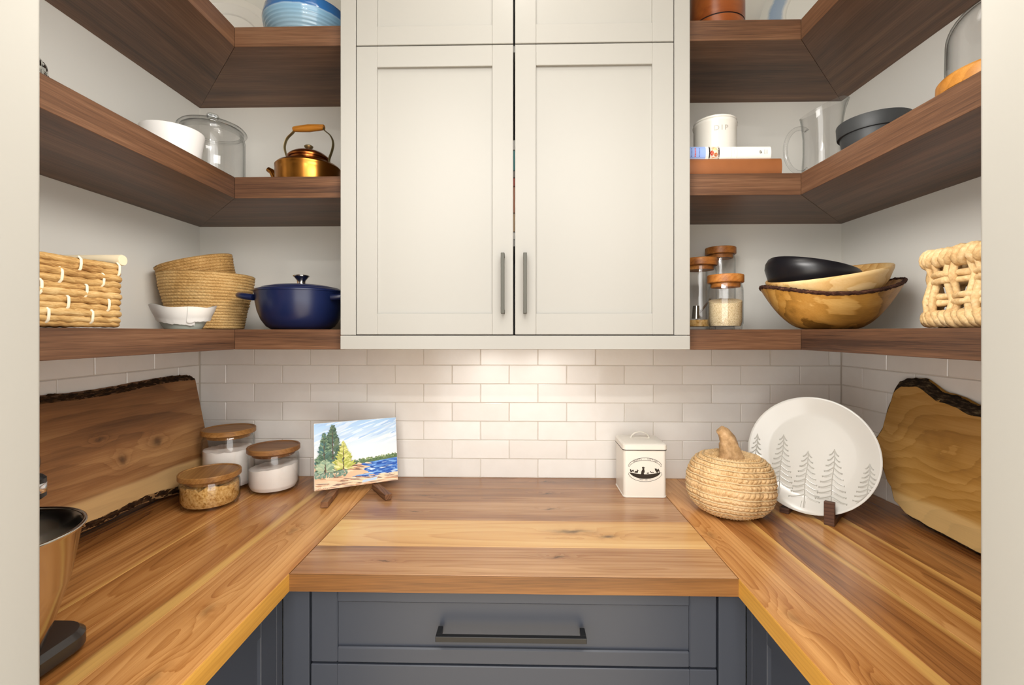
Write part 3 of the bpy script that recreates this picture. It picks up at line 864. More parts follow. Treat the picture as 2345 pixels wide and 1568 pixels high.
    def bar(a, b, w2, h2, nm):
        a, b = Vector(a), Vector(b); d = b - a; L = d.length
        mt = Matrix.Translation(a) @ d.to_track_quat('X', 'Z').to_matrix().to_4x4()
        o = MB().box(0, L, -w2, w2, -h2, h2, .0008).build(nm, M['easel'], e, smooth=0)
        o.matrix_local = mt
        return o
    for px, fpx, fpy in ((768, 742, 1156), (868, 890, 1138)):
        foot = loc(on(fpx, fpy, ZC + .010))
        top = Vector((loc(at(px, 1120, 1.43)).x, .012, .0125))
        bar(foot, top, .0105, .0085, 'foot')
        ap = Vector((.0, .061, .19))
        bar((top.x, .0275, .012), ap, .007, .0045, 'upright')
    bar((0, .068, .185), (0, .118, .007), .007, .0045, 'rear_leg')
painting()

# stand mixer, mostly behind the left jamb
mx = thing('stand_mixer', 'dark stand mixer with a steel bowl half hidden by the left jamb', 'mixer', (-.86, .625, ZC))
ol = [(x + .86, y - .625) for x, y in rrect(-1.075, -.695, .510, .752, .045, 8)]
MB().prism(ol, .003, .036, .008).build('base_plate', M['mixer'], mx, smooth=35)
olf = [(x + .86, y - .625) for x, y in rrect(-1.05, -.725, .535, .727, .03, 6)]
MB().prism(olf, 0, .006).build('foot_pad', M['black'], mx, smooth=35)
MB().prism([(x + .86, y - .625) for x, y in rrect(-1.075, -.965, .555, .695, .04, 8)], .03, .275, .01).build('column', M['mixer'], mx, smooth=40)
def headm():
    prof = [(0, -.225), (.03, -.222), (.05, -.205), (.062, -.16), (.066, -.10), (.064, -.03), (.058, .05), (.052, .12), (.042, .160), (.030, .180), (.018, .192), (0, .196)]
    mt = Matrix.Translation((-.015, .0, .322)) @ Matrix.Rotation(pi / 2, 4, 'Y')
    return MB().lathe(prof, 40, mt)
hd = headm().build('head', M['mixer'], mx, smooth=60)
kx = -.6825 + .86
MB().lathe([(0, .2760), (.015, .2765), (.0195, .2800), (.0195, .2855)], 32, Matrix.Translation((kx, 0, 0))).lathe([(.0195, .2990), (.0195, .3050), (.016, .3090), (0, .3095)], 32, Matrix.Translation((kx, 0, 0))).build('knob', M['black'], mx, smooth=35)
MB().lathe([(.0195, .2855), (.0200, .2860), (.0200, .2985), (.0195, .2990)], 32, Matrix.Translation((kx, 0, 0))).build('knob_band', M['chrome'], mx, smooth=50)
MB().tube([(.115, -.015, .27), (.115, -.015, .20)], .007, 12).build('beater_shaft', M['steel'], mx)
bx, by = -.742 + .86, .610 - .625
bo = [(0, .038), (.055, .038), (.064, .045), (.082, .095), (.098, .150), (.110, .222), (.1145, .226), (.1150, .229), (.1120, .2300), (.1080, .226), (.096, .150), (.080, .097), (.060, .046), (0, .042)]
MB().lathe(bo, 72, Matrix.Translation((bx, by, 0))).build('mixing_bowl', M['steel_dark'], mx, smooth=40)

MB().lathe([(.1128 + .0026 * cos(a), .2285 + .0026 * sin(a)) for a in [2 * pi * k / 10 for k in range(11)]], 72, Matrix.Translation((bx, by, 0))).build('rolled_rim', M['steel'], mx, smooth=60)
# live edge boards
def live_board(name, label, cat, origin, ex, ey, L, lo, hi, thick, mat, bark, face_in=(.012, .02), amp=.006, nu=90, seed=1, ends=None, bark_top=True, bark_bot=True, lip=.012, lb_=.7, lt_=.4, sap=(9.0, 9.0, 0.0)):
    """local x along the board, y up the lean, z towards the viewer; lo/hi(x): edges; bark ridges are parts of their own"""
    ez = ex.cross(ey)
    root = thing(name, label, cat, origin, basis(ex, ey, ez))
    def edge(fn, x, s): return fn(x) + .0016 * nz(x * 35, seed, s)
    mb = MB(); nv = 10
    xs = [L * i / (nu - 1) for i in range(nu)]
    for zf, flip in ((thick / 2, 1), (-thick / 2, -1)):
        def fn(i, j, zf=zf, flip=flip):
            x = xs[i]; a, b = edge(lo, x, 1), edge(hi, x, 2)
            if flip < 0: a -= lip * lb_; b += lip * lt_
            return (x - L / 2, a + (b - a) * j / (nv - 1), zf)
        mb.grid(nu, nv, fn)
    n = nu * nv
    for i in (0, nu - 1):
        for j in range(nv - 1):
            a = i * nv + j; mb.f.append((a, a + 1, n + a + 1, n + a)); mb.c.append(None)
    for j in (0, nv - 1):
        for i in range(nu - 1):
            a = i * nv + j; b = a + nv; mb.f.append((a, b, n + b, n + a)); mb.c.append(None)
    ob = mb.build('board', M[mat], root, smooth=30)
    ob['sap_lo'], ob['sap_hi'], ob['tone'] = sap[0], sap[1], sap[2]
    for which, fn, on_ in ((1, lo, bark_bot), (2, hi, bark_top)):
        if not on_: continue
        sg = -1 if which == 1 else 1
        def bk(i, j):
            x = xs2[i]; f = j / 8
            e = edge(fn, x, which)
            wdt = (on_ if isinstance(on_, float) else .012) * (.75 + .5 * nz(x * 7, which, seed))
            z = thick / 2 + .0005 - f * (thick + .001)
            bulge = sin(pi * min(1, f * 1.15 + .02)) * wdt + f * (lip * (lb_ if sg < 0 else lt_))
            d = amp * (nz(x * 55, f * 5, seed + which) + .6 * nz(x * 130, f * 11, seed)) * min(1, 4 * f + .25) * (1 if f < .98 else .2)
            return (x - L / 2, e + sg * (bulge + d - .001), z + .35 * d)
        m2 = 170; xs2 = [L * i / (m2 - 1) for i in range(m2)]
        MB().grid(m2, 9, bk).build('bark_edge', M[bark], root, smooth=60)
    return root
# left board: leans on the left wall
yb = 1.556; L = .72
b0 = Vector((-1.062, yb, ZC + .030)); t0 = Vector((-1.126, yb, H - .160))
ey = (t0 - b0).normalized(); wdt = (t0 - b0).length
def lo1(x): return .010 + .012 * sin((x + .1) * 5.5) + .006 * sin(x * 17)
def hi1(x): return wdt - .004 - .010 * (L - x) + .004 * sin(x * 13)
live_board('serving_board', 'long dark walnut live edge board leaning on the left wall', 'board', b0 + Vector((0, -L / 2, 0)), Vector((0, 1, 0)), ey, L, lo1, hi1, .026, 'board', 'bark', bark_bot=.006, bark_top=.006, seed=2, lip=.020, lb_=1.1, lt_=1.1, sap=(-.5, .065, .02))
# right board: shaped handle end, leans on the right wall; local x = -world y
ya = 1.405; L2 = .72
b0 = Vector((1.040, ya, ZC + .009)); t0 = Vector((1.083, ya, H - .150))
ey = (t0 - b0).normalized(); w2 = (t0 - b0).length
def interp(tab, x):
    for (a, p), (b, q) in zip(tab, tab[1:]):
        if x <= b:
            f = (x - a) / (b - a); f = f * f * (3 - 2 * f); return p + (q - p) * f
    return tab[-1][1]
def lo2(x): return interp(((0, .135), (.03, .120), (.075, .070), (.10, .030), (.14, .012), (.22, .006), (.35, .002), (.72, .0)), x)
def hi2(x): return interp(((0, .175), (.02, .205), (.040, .290), (.052, .335), (.075, w2 - .004), (.12, w2), (.20, w2 - .030), (.30, w2 - .050), (.72, w2 - .05)), x)
live_board('serving_board', 'golden brown live edge board with shaped end leaning on the right wall', 'board', b0 + Vector((0, -L2 / 2, 0)), Vector((0, -1, 0)), ey, L2, lo2, hi2, .024, 'board2', 'bark2', bark_bot=.004, bark_top=.016, seed=5, lip=.022, lb_=.3, lt_=1.2, amp=.005, sap=(-.5, .06, .10))

# cream treat tin
fy = 1.433
tx0, tx1 = atx(1428.5, fy), atx(1527, fy)
TWd = tx1 - tx0; th = .146; td = .128
tin = thing('treat_tin', 'cream square tin with dog silhouettes and a hinged handle on its lid', 'tin', ((tx0 + tx1) / 2, fy + td / 2, ZC))
MB().prism(rrect(-TWd / 2, TWd / 2, -td / 2, td / 2, .012, 6), .003, th, .0).build('body', M['tin'], tin, smooth=40)
MB().prism(rrect(-TWd / 2 - .0012, TWd / 2 + .0012, -td / 2 - .0012, td / 2 + .0012, .013, 6), 0, .005, .001).build('base_rim', M['tin'], tin, smooth=40)
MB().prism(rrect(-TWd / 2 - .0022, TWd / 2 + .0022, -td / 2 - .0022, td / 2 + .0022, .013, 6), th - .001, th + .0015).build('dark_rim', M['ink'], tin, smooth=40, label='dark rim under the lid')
def tinlid():
    mb = MB(); L0 = [(th + .0016, .0022), (th + .015, .0022), (th + .0185, -.001), (th + .020, -.006), (th + .024, -.030)]
    n = None; vs = []; fs = []
    for z, e in L0:
        r = rrect(-TWd / 2 - e, TWd / 2 + e, -td / 2 - e, td / 2 + e, .013 + min(0, e) * .2, 6); n = len(r); vs += [(x, y, z) for x, y in r]
    for l in range(len(L0) - 1):
        for i in range(n):
            j = (i + 1) % n; fs.append((l * n + i, l * n + j, (l + 1) * n + j, (l + 1) * n + i))
    fs.append(tuple(range((len(L0) - 1) * n, len(L0) * n))); fs.append(tuple(range(n))[::-1])
    return mb.add(vs, fs)
tinlid().build('lid', M['tin'], tin, smooth=30)
zt0 = th + .024
MB().tube([(.029 * cos(a), 0, zt0 - .002 + .021 * sin(a)) for a in [pi * i / 20 for i in range(21)]], .0022, 8, flat=(1, 2.4), up=(0, 0, 1)).build('handle', M['tin'], tin, smooth=50)
for sx in (-1, 1):
    MB().lathe([(.0035, 0), (.0035, .003), (0, .0035)], 12, Matrix.Translation((sx * .029, 0, zt0 - .001))).build('handle_rivet', M['tin'], tin)
lab = MB(); K = 5.15e-5; yf_ = -td / 2 - .0003
cxl = atx(1477.5, fy) - tin.location.x; czl = at(1477, 1075, fy).z - ZC
def lp(X, Y): return (cxl + (X - 1110) * K, yf_, czl - (Y - 784) * K)
def lpoly(pts): lab.add([lp(*p) for p in pts], [tuple(range(len(pts)))], '30281f')
def arc3(p0, pk, p1, n=24):
    """smooth arch through three points"""
    out = []
    for i in range(n + 1):
        t = i / n; x = p0[0] + (p1[0] - p0[0]) * t; s = (x - pk[0]) / ((p0[0] - pk[0]) if x < pk[0] else (p1[0] - pk[0])); s = abs(s)
        ye = p0[1] if x < pk[0] else p1[1]
        out.append((x, pk[1] + (ye - pk[1]) * (1 - sqrt(max(0, 1 - (s * .97) ** 2))) / (1 - sqrt(1 - .97 ** 2))))
    return out
def band(a, wpx=17):
    for (x0, y0), (x1, y1) in zip(a, a[1:]):
        d = sqrt((x1 - x0) ** 2 + (y1 - y0) ** 2) or 1; nx, ny = -(y1 - y0) / d * wpx / 2, (x1 - x0) / d * wpx / 2
        lpoly([(x0 + nx, y0 + ny), (x1 + nx, y1 + ny), (x1 - nx, y1 - ny), (x0 - nx, y0 - ny)])
oa, ia = arc3((112, 530), (1100, 85), (2085, 510)), arc3((165, 605), (1100, 228), (2040, 600))
band(oa, 24); band(ia, 20); band([oa[0], (115, 590), ia[0]]); band([oa[-1], (2085, 570), ia[-1]])
ob = arc3((112, 1050), (1105, 1500), (2103, 1045)); ib = arc3((165, 950), (1105, 1335), (2050, 940))
band(ob, 22); band([(112, 1050), (165, 950)]); band([(2103, 1045), (2050, 940)])
topc = [(165 + 1885 * i / 16, 950 + 115 * sin(pi * i / 16) - 10 * i / 16) for i in range(17)]
for i in range(16):
    f0, f1 = i / 16, (i + 1) / 16
    def bot(f):
        x = 165 + 1885 * f; s = abs(x - 1105) / 945
        return (x, 1335 + (945 - 1335) * (1 - sqrt(max(0, 1 - (s * .97) ** 2))) / (1 - sqrt(1 - .97 ** 2)))
    lpoly([topc[i], topc[i + 1], bot(f1), bot(f0)])
for pts in ([(855, 1060), (880, 900), (930, 800), (960, 740), (925, 700), (910, 650), (945, 620), (1020, 615), (1060, 655), (1100, 670), (1085, 695), (1035, 715), (1065, 800), (1080, 950), (1045, 965), (1030, 980), (1045, 1075)],
            [(205, 760), (255, 765), (285, 800), (270, 840), (330, 830), (370, 790), (420, 800), (435, 860), (420, 960), (395, 900), (340, 895), (310, 935), (240, 935), (215, 880)],
            [(635, 765), (720, 830), (690, 880), (660, 990), (610, 975), (540, 970), (470, 960), (480, 910), (530, 870), (600, 875), (640, 850)],
            [(1200, 1020), (1205, 970), (1260, 965), (1300, 975), (1315, 925), (1335, 950), (1310, 1010), (1330, 1040), (1290, 1030), (1250, 1025)],
            [(1390, 910), (1400, 870), (1440, 880), (1465, 930), (1520, 915), (1610, 920), (1625, 960), (1585, 965), (1530, 950), (1490, 985), (1450, 970)],
            [(1655, 730), (1700, 705), (1785, 715), (1800, 760), (1860, 770), (1895, 745), (1850, 690), (1910, 735), (1955, 840), (1955, 970), (1925, 960), (1890, 850), (1870, 900), (1865, 980), (1830, 980), (1790, 900), (1790, 970), (1755, 960), (1735, 850), (1680, 820), (1690, 780)]):
    lpoly(pts)
def arc_text(s, R, cy, size, up, span):
    n = len(s)
    for i, ch in enumerate(s):
        a = span * ((i + .5) / n - .5)
        if ch == ' ': continue
        def fn(x, y, a=a):
            x -= 0; r = R + y if up else R - y
            aa = a + x / R
            X = 1105 + r * sin(aa)
            return lp(X, cy - r * cos(aa)) if up else lp(X, cy + r * cos(aa))
        text_mb(lab, ch, size, fn, '30281f')
def _f(x, y): return 0
arc_text('· TREATS · TESTING ·', 1230, 1412, 150, True, 1.52)
arc_text('· WOOF FOR IT ·', 1250, 178, 105, False, .74)
lab.build('printed_label', M['paint'], tin, smooth=0)

# woven pumpkin
pk_c = (atx(1672, 1.325), 1.325)
pk = thing('woven_pumpkin', 'braided natural husk pumpkin with a curved papery stem', 'decoration', (pk_c[0], pk_c[1], ZC), .4)
def pump(i, j, nu=360, nv=150):
    a = 2 * pi * i / nu; v = j / (nv - 1)
    ph = v * pi
    R = .1165
    lob = 1 - .05 * (1 - abs(sin(4 * a + .3))) ** 1.5 * sin(ph) ** .5
    r = R * sin(ph) ** .62 * lob
    z = .080 - .084 * (abs(cos(ph)) ** .86) * (1 if v < .5 else -1)
    if v > .5: z -= .030 * max(0, 1 - r / (R * .62)) ** 1.3
    else: z += .010 * max(0, 1 - r / (R * .5))
    z += .006 * sin(4 * a) * 0
    rows = 16.0
    w_ = v * rows + .35 * sin(a + 1) + a / (2 * pi)
    p = w_ % 1.0; row = int(w_)
    if p < .78:
        q = p / .78
        body = sin(pi * q) ** .6
        tw = abs(sin(a * 26 + (q - .5) * (2.2 if row % 2 else -2.2) + row * 1.7))
        d = .0068 * body * (.45 + .55 * tw ** .6) + .0012 * nz(a * 14, row)
    else:
        q = (p - .78) / .22
        d = .0012 + .0030 * sin(pi * q) * (.8 + .2 * sin(a * 90))
    d -= .0030
    nrm = Vector((sin(ph) * cos(a), sin(ph) * sin(a), -cos(ph)))
    return Vector((r * cos(a), r * sin(a), z)) + nrm * d * min(1, 4 * sin(ph))
mb = MB().grid(360, 150, pump, closed_u=True)
zmin = min(p[2] for p in mb.v); mb.v = [(x, y, z - zmin) for x, y, z in mb.v]
mb.build('body', M['braid'], pk, smooth=80)
def cordpt(a, w_):
    v = min(1, max(0, (w_ + .89 - .35 * sin(a + 1) - a / (2 * pi)) / 16.0)); p = pump(a / (2 * pi) * 360, v * 149)
    q = Vector((p[0], p[1], 0)); q = q.normalized() * .0016 if q.length > 1e-5 else q
    return (p[0] + q.x, p[1] + q.y, p[2] - zmin)
cp_ = []
for k in range(2, 14):
    for i in range(150): cp_.append(cordpt(2 * pi * i / 150, k))
MB().tube(cp_, .0012, 5).build('cord', M['cord'], pk, smooth=70)
sp = [Vector((.004, 0, .128)), Vector((.004, 0, .150)), Vector((.000, .0, .176)), Vector((-.006, 0, .202)), Vector((-.016, 0, .222)), Vector((-.028, 0, .234))]
pts = []
for i in range(len(sp) - 1):
    for k in range(6): pts.append(sp[i].lerp(sp[i + 1], k / 6))
pts.append(sp[-1])
mb = MB().tube(pts, lambda t: .026 * (1 - t) ** 1.1 + .0125, 18, prof=lambda i, ph: 1 + .09 * sin(5 * ph + i * .25) + .06 * nz(i * .5, ph * 2))
mb.build('stem', M['stem'], pk, rot=(0, 0, -.55), smooth=70)

# white platter with embossed trees, on a stand
phi = radians(-44); tilt = radians(17)
ex = Vector((cos(phi), sin(phi), 0)); nb = Vector((sin(phi), -cos(phi), 0))
ey = (Vector((0, 0, 1)) * cos(tilt) - nb * sin(tilt)).normalized(); ez = ex.cross(ey)
PR = .162
pc = at(1858, 1041, 1.335)
pl = thing('platter', 'large round white platter embossed with fir trees on a wooden stand', 'platter', pc, basis(ex, ey, ez))
def plz(r):
    tab = ((0, .006), (.112, .006), (.128, .0085), (.150, .016), (.166, .021), (.1725, .022))
    return interp(tab, r * .1725 / PR)
prof = [(0, .006), (.06, .006), (.112, .006), (.120, .0066), (.128, .0085), (.139, .0122), (.150, .016), (.160, .0194), (.166, .021), (.1695, .0218), (.1722, .0205), (.1722, .018), (.166, .0165), (.140, .006), (.118, .0015), (.105, 0), (0, 0)]
prof = [(r * PR / .1725, z) for r, z in prof]
MB().lathe(prof, 96).build('dish', M['platter'], pl, smooth=45)
def fir(px, top, bot, hw, n=9, trunk=14):
    mb = MB()
    def q(dx, py):
        x = (px + dx - 1856) / 151 * PR; y = -(py - 1041) / 131 * PR; r = sqrt(x * x + y * y)
        if r > .154: x *= .154 / r; y *= .154 / r; r = .154
        return Vector((x, y, plz(r) + .0003))
    mb.tube([q(1.5 * sin(k), top + (bot + trunk - top) * k / 8) for k in range(9)], .0013, 5)
    mb.tube([q(-4, bot), q(-5, bot + trunk)], .0007, 5); mb.tube([q(4, bot), q(4, bot + trunk)], .0007, 5)
    for i in range(n):
        f = (i + .6) / n; y = top + (bot - top) * (i + .2) / n * .95
        w_ = hw * (.22 + .78 * f)
        for sd in (-1, 1):
            ln = w_ * (1 + .08 * nz(i, sd, px))
            mb.tube([q(sd * ln * t, y + (bot - top) / n * (1.35 * t - .55 * t * t * t)) for t in [k / 6 for k in range(7)]] + [q(sd * ln * .96, y + (bot - top) / n * (1.0))], lambda t: .0015, 5)
            mb.tube([q(sd * ln * t, y + (bot - top) / n * (.35 + 1.1 * t - .5 * t ** 3)) for t in (.15, .4, .65, .85)], .0008, 4)
    mb.build('embossed_tree', M['relief'], pl, smooth=60)
for a in ((1789, 1004, 1128, 33, 10), (1849, 1034, 1146, 36, 9), (1907, 1021, 1138, 36, 9), (1981, 1041, 1126, 30, 8), (1726, 1012, 1110, 22, 8)): fir(*a)
st = thing('plate_stand', 'dark walnut plate stand under the tree platter', 'stand', (pc.x, pc.y, ZC), phi)
cb = pc - ey * PR
for k, xx in enumerate((.058, -.050)):
    yb_ = -.072
    MB().box(xx - .012, xx + .012, yb_, .120, 0, .014, .001).build('foot', M['easel_dark'], st, smooth=0)
    if k == 0: MB().box(xx - .012, xx + .012, yb_ - .010, yb_ + .003, 0, .062, .0012).build('front_lip', M['easel_dark'], st, smooth=0)
    MB().box(xx - .009, xx + .009, -.006, .006, 0, .20, .001, mtx=Matrix.Translation((0, .030, .012)) @ Matrix.Rotation(-tilt, 4, 'X')).build('back_rest', M['easel_dark'], st, smooth=0)

# ================================================================== left shelves
# kettle
ky = 1.430
kt = thing('copper_kettle', 'old copper kettle with amber wooden bail handle beside the wall cabinet', 'kettle', (atx(707, ky), ky, ZM), -.12)
MB().lathe([(0, 0), (.082, 0), (.088, .004), (.094, .030), (.0955, .060), (.0955, .070), (.0965, .072), (.0965, .076), (.090, .083), (.070, .092), (.060, .095), (.055, .097)], 72).build('body', M['copper'], kt, smooth=40)
MB().lathe([(.052, .096), (.057, .098), (.057, .104), (.061, .1045), (.062, .109), (.058, .114), (.047, .122), (.030, .128), (.012, .131), (0, .1315)], 64).build('lid', M['copper_dark'], kt, smooth=35)
MB().lathe([(.007, .130), (.006, .137), (.012, .142), (.0135, .146), (.010, .149), (0, .1495)], 24).build('lid_knob', M['brass'], kt, smooth=50)
sp = [(-.088, 0, .030), (-.100, 0, .034), (-.110, 0, .046), (-.116, 0, .060), (-.124, 0, .073), (-.137, 0, .081)]
MB().tube(sp, lambda t: .017 - .008 * t, 16, flat=(1, .9), up=(0, 1, 0), cap=True).build('spout', M['copper'], kt, smooth=60)
for sx in (-1, 1):
    pts = []
    ctrl = [(.072, .088), (.066, .100), (.078, .128), (.083, .152), (.074, .176), (.056, .190), (.050, .196), (.049, .206)]
    for _ in range(2):
        ctrl = [ctrl[0]] + [q for (a, b), (c_, d_) in zip(ctrl, ctrl[1:]) for q in ((.75 * a + .25 * c_, .75 * b + .25 * d_), (.25 * a + .75 * c_, .25 * b + .75 * d_))] + [ctrl[-1]]
    for (a, b), (c_, d_) in zip(ctrl, ctrl[1:]):
        for q in range(4): pts.append((sx * (a + (c_ - a) * q / 4), 0, b + (d_ - b) * q / 4))
    pts.append((sx * ctrl[-1][0], 0, ctrl[-1][1]))
    MB().tube(pts, .0042, 10, flat=(1.5, .45), up=(0, 1, 0)).build('bail', M['brass'], kt, smooth=60)
MB().lathe([(0, -.051), (.0075, -.051), (.0082, -.049), (.0098, -.03), (.0115, 0), (.0098, .03), (.0082, .049), (.0075, .051), (0, .051)], 24, Matrix.Translation((0, 0, .203)) @ Matrix.Rotation(pi / 2, 4, 'Y')).build('grip', M['handlewood'], kt, smooth=60)
# glass canister
gy = 1.445
gc = thing('glass_canister', 'lidded clear glass canister in the corner behind the white pot', 'canister', (atx(487, gy), gy, ZM))
MB().lathe([(0, .004), (.080, .004), (.086, 0), (.092, .004), (.094, .014), (.094, .165), (.0925, .172), (.090, .180), (.087, .184), (.085, .180), (.089, .168), (.0905, .160), (.0905, .016), (.085, .010), (0, .010)], 72).build('glass_body', M['glass_mid'], gc, smooth=50)
MB().lathe([(.083, .178), (.083, .186), (.0975, .1865), (.0995, .190), (.0985, .1935), (.094, .196), (.092, .200), (.080, .205), (.050, .210), (.02, .212), (.012, .214), (.010, .222), (.0165, .228), (.0185, .233), (.0165, .238), (.008, .241), (0, .2415)], 72).lathe([(0, .2065), (.02, .2065), (.06, .202), (.088, .193), (.0905, .190), (.080, .189), (.080, .178), (.083, .178)], 72).build('lid', M['glass_dark'], gc, smooth=45)
MB().lathe([(.0, .214), (.009, .215), (.0085, .222), (.015, .2285), (.0165, .233), (.0145, .2368), (0, .2385)], 32).build('knob_core', M['glass_solid'], gc, smooth=60)
gc.scale = (.96, .96, 1.07)
# white pot
wy = 1.245
wp = thing('white_pot', 'plain matte white tapered pot on the middle left shelf', 'pot', (atx(395, wy), wy, ZM))
MB().lathe([(0, 0), (.054, 0), (.058, .003), (.0745, .111), (.0742, .1135), (.0715, .1135), (.056, .008), (0, .006)], 72).build('pot_body', M['matte_white'], wp, smooth=40)
# cut glass decanter at the left edge
dy = .90
dc = thing('cut_glass_decanter', 'cut glass decanter just showing past the left jamb', 'decanter', (atx(46, dy), dy, ZM), .1)
def facet(x, y, z):
    a = atan2(y, x); r = sqrt(x * x + y * y)
    k = 1 - .06 * abs(sin(a * 9 + z * 95)) * (1 if .01 < z < .11 else 0) - .06 * abs(sin(a * 9 - z * 95)) * (1 if .01 < z < .11 else 0)
    return (x * k, y * k, z)
zs = [(.0, 0), (.056, 0)] + [(.060 - .022 * (i / 12) ** 1.3, .006 + .104 * i / 12) for i in range(13)] + [(.026, .125), (.018, .138), (.017, .165), (.024, .172), (.024, .176), (.0, .176)]
MB().lathe(zs, 72, fn=facet).build('bottle', M['glass_solid'], dc, smooth=12)
MB().lathe([(0, .170), (.012, .171), (.012, .180), (.022, .190), (.026, .205), (.020, .222), (0, .230)], 10).build('stopper', M['glass_solid'], dc, smooth=0)
# upper left: white plate and blue bowl
def leaning_plate(name, label, cat, c, R, phi, tilt, mat, prof):
    ex = Vector((cos(phi), sin(phi), 0)); nb = Vector((sin(phi), -cos(phi), 0))
    ey = (Vector((0, 0, 1)) * cos(tilt) - nb * sin(tilt)).normalized()
    o = thing(name, label, cat, c, basis(ex, ey, ex.cross(ey)))
    MB().lathe([(r * R, z) for r, z in prof], 80).build('dish', M[mat], o, smooth=40)
    return o
PP = [(0, .004), (.55, .004), (.585, .0055), (.60, .010), (.615, .0115), (.80, .0135), (.83, .017), (.85, .0165), (.985, .0205), (1.0, .0195), (1.0, .017), (.8, .009), (.6, .003), (.56, 0), (0, 0)]
R = .150; tl = radians(14)
leaning_plate('dinner_plate', 'large white plate leaning on the wall above the upper left shelf', 'plate', (atx(527, 1.548), 1.548, ZU + R * cos(tl) + .001), R, radians(18), tl, 'ceramic', PP)
by_ = 1.43
bb = thing('banded_bowl', 'round blue bowl with dark blue rim band on the upper left shelf', 'bowl', (atx(706, by_), by_, ZU))
bp = [(0, 0), (.060, 0), (.064, .004), (.085, .020)]
for i in range(37):
    t = i / 36; z = .02 + .095 * t; r = .085 + .043 * sin(min(1, t * 1.25) * pi / 2) - .004 * max(0, t - .8) * 5
    bp.append((r + .0011 * sin(i * 1.9) * (1 if t < .62 else 0), z))
bp += [(.1225, .122), (.120, .1235), (.117, .121), (.116, .10), (.080, .030), (0, .012)]
MB().lathe(bp, 72).build('bowl_body', M['bluebowl'], bb, smooth=60)

# rectangular seagrass basket
def rope_loop(x0, x1, y0, y1, z, r, rad, twist, seed, n=10, strands=3, depth=.16, steps=None, wob=.0012):
    per = rrect(x0, x1, y0, y1, r, 6); P = []
    for (ax, ay), (bx, by) in zip(per, per[1:] + per[:1]):
        L = sqrt((bx - ax) ** 2 + (by - ay) ** 2); k = max(1, int(L / .006))
        for i in range(k): P.append((ax + (bx - ax) * i / k, ay + (by - ay) * i / k))
    pts = [(x + wob * nz(x * 20, y * 20, seed), y + wob * nz(x * 20, y * 20, seed + 9), z + wob * 1.6 * nz(x * 14, y * 14, seed + 4)) for x, y in P]
    m = len(pts)
    tw = 2 * pi * round(twist * m * .006 / (2 * pi / strands)) / strands / m if False else twist * .006
    return MB().tube(pts, rad, n, closed=True, up=(0, 0, 1), prof=lambda i, ph: 1 + depth * (abs(cos((ph - tw * i) * strands / 2)) ** .7 - .6) + .10 * nz(i * .11, seed))
def tie(mb, x, y, z0, z1, out, w_=.0035):
    mb.box(x - .0008, x + out, y - w_, y + w_, z0, z1, .0012)
bk_x1, bk_x0 = -.842, -1.095
bk_y0, bk_y1 = .600, .958
bsk = thing('seagrass_basket', 'rectangular seagrass basket with pale ties and dowel handles on the lower left shelf', 'basket', ((bk_x0 + bk_x1) / 2, (bk_y0 + bk_y1) / 2, ZL))
hx, hy = (bk_x1 - bk_x0) / 2, (bk_y1 - bk_y0) / 2
nrow = 9; rh = .0123
for k in range(nrow):
    z = .017 + k * rh
    e = .0015 * sin(k * 2.1) + .0012 * k / nrow
    rope_loop(-hx - e, hx + e, -hy - e, hy + e, z, .022, .0071, 92 if k % 2 else 84, k * 3, strands=2, depth=.48).build('strand', M['seagrass'], bsk, smooth=70)
rope_loop(-hx, hx, -hy, hy, .0082, .022, .0056, 150, 40, strands=2, depth=.3).build('base_braid', M['seagrass'], bsk, smooth=70)
rope_loop(-hx - .001, hx + .001, -hy, hy, .017 + nrow * rh - .001, .022, .0068, 130, 41, strands=3, depth=.3).build('rim_braid', M['seagrass'], bsk, smooth=70)
for col in range(5):
    for k in range(0, nrow, 2):
        yy = -hy + .030 + col * .084 + (.042 if (k // 2) % 2 else 0) - (k // 2) * .006
        if abs(yy) > hy - .012: continue
        mb = MB(); z = .017 + k * rh
        mb.tube([(hx + .0035, yy, z - .0085), (hx + .0085, yy, z - .003), (hx + .0088, yy + .001, z + rh * .5), (hx + .0085, yy + .001, z + rh + .003), (hx + .0035, yy + .001, z + rh + .0085)], .0022, 6, flat=(.6, 1.3), up=(1, 0, 0))
        mb.build('tie', M['tie'], bsk, smooth=60)
MB().box(-hx + .006, hx - .006, -hy + .006, hy - .006, .003, .008).build('base', M['seagrass'], bsk, smooth=0)
for yy in (hy - .006, -hy + .006):
    MB().lathe([(0, -hx - .012), (.0105, -hx - .012), (.0115, -hx - .010), (.0115, hx + .006), (.0105, hx + .008), (0, hx + .008)], 24, Matrix.Translation((0, yy, .017 + nrow * rh + .015)) @ Matrix.Rotation(pi / 2, 4, 'Y')).build('dowel', M['dowel'], bsk, smooth=40)

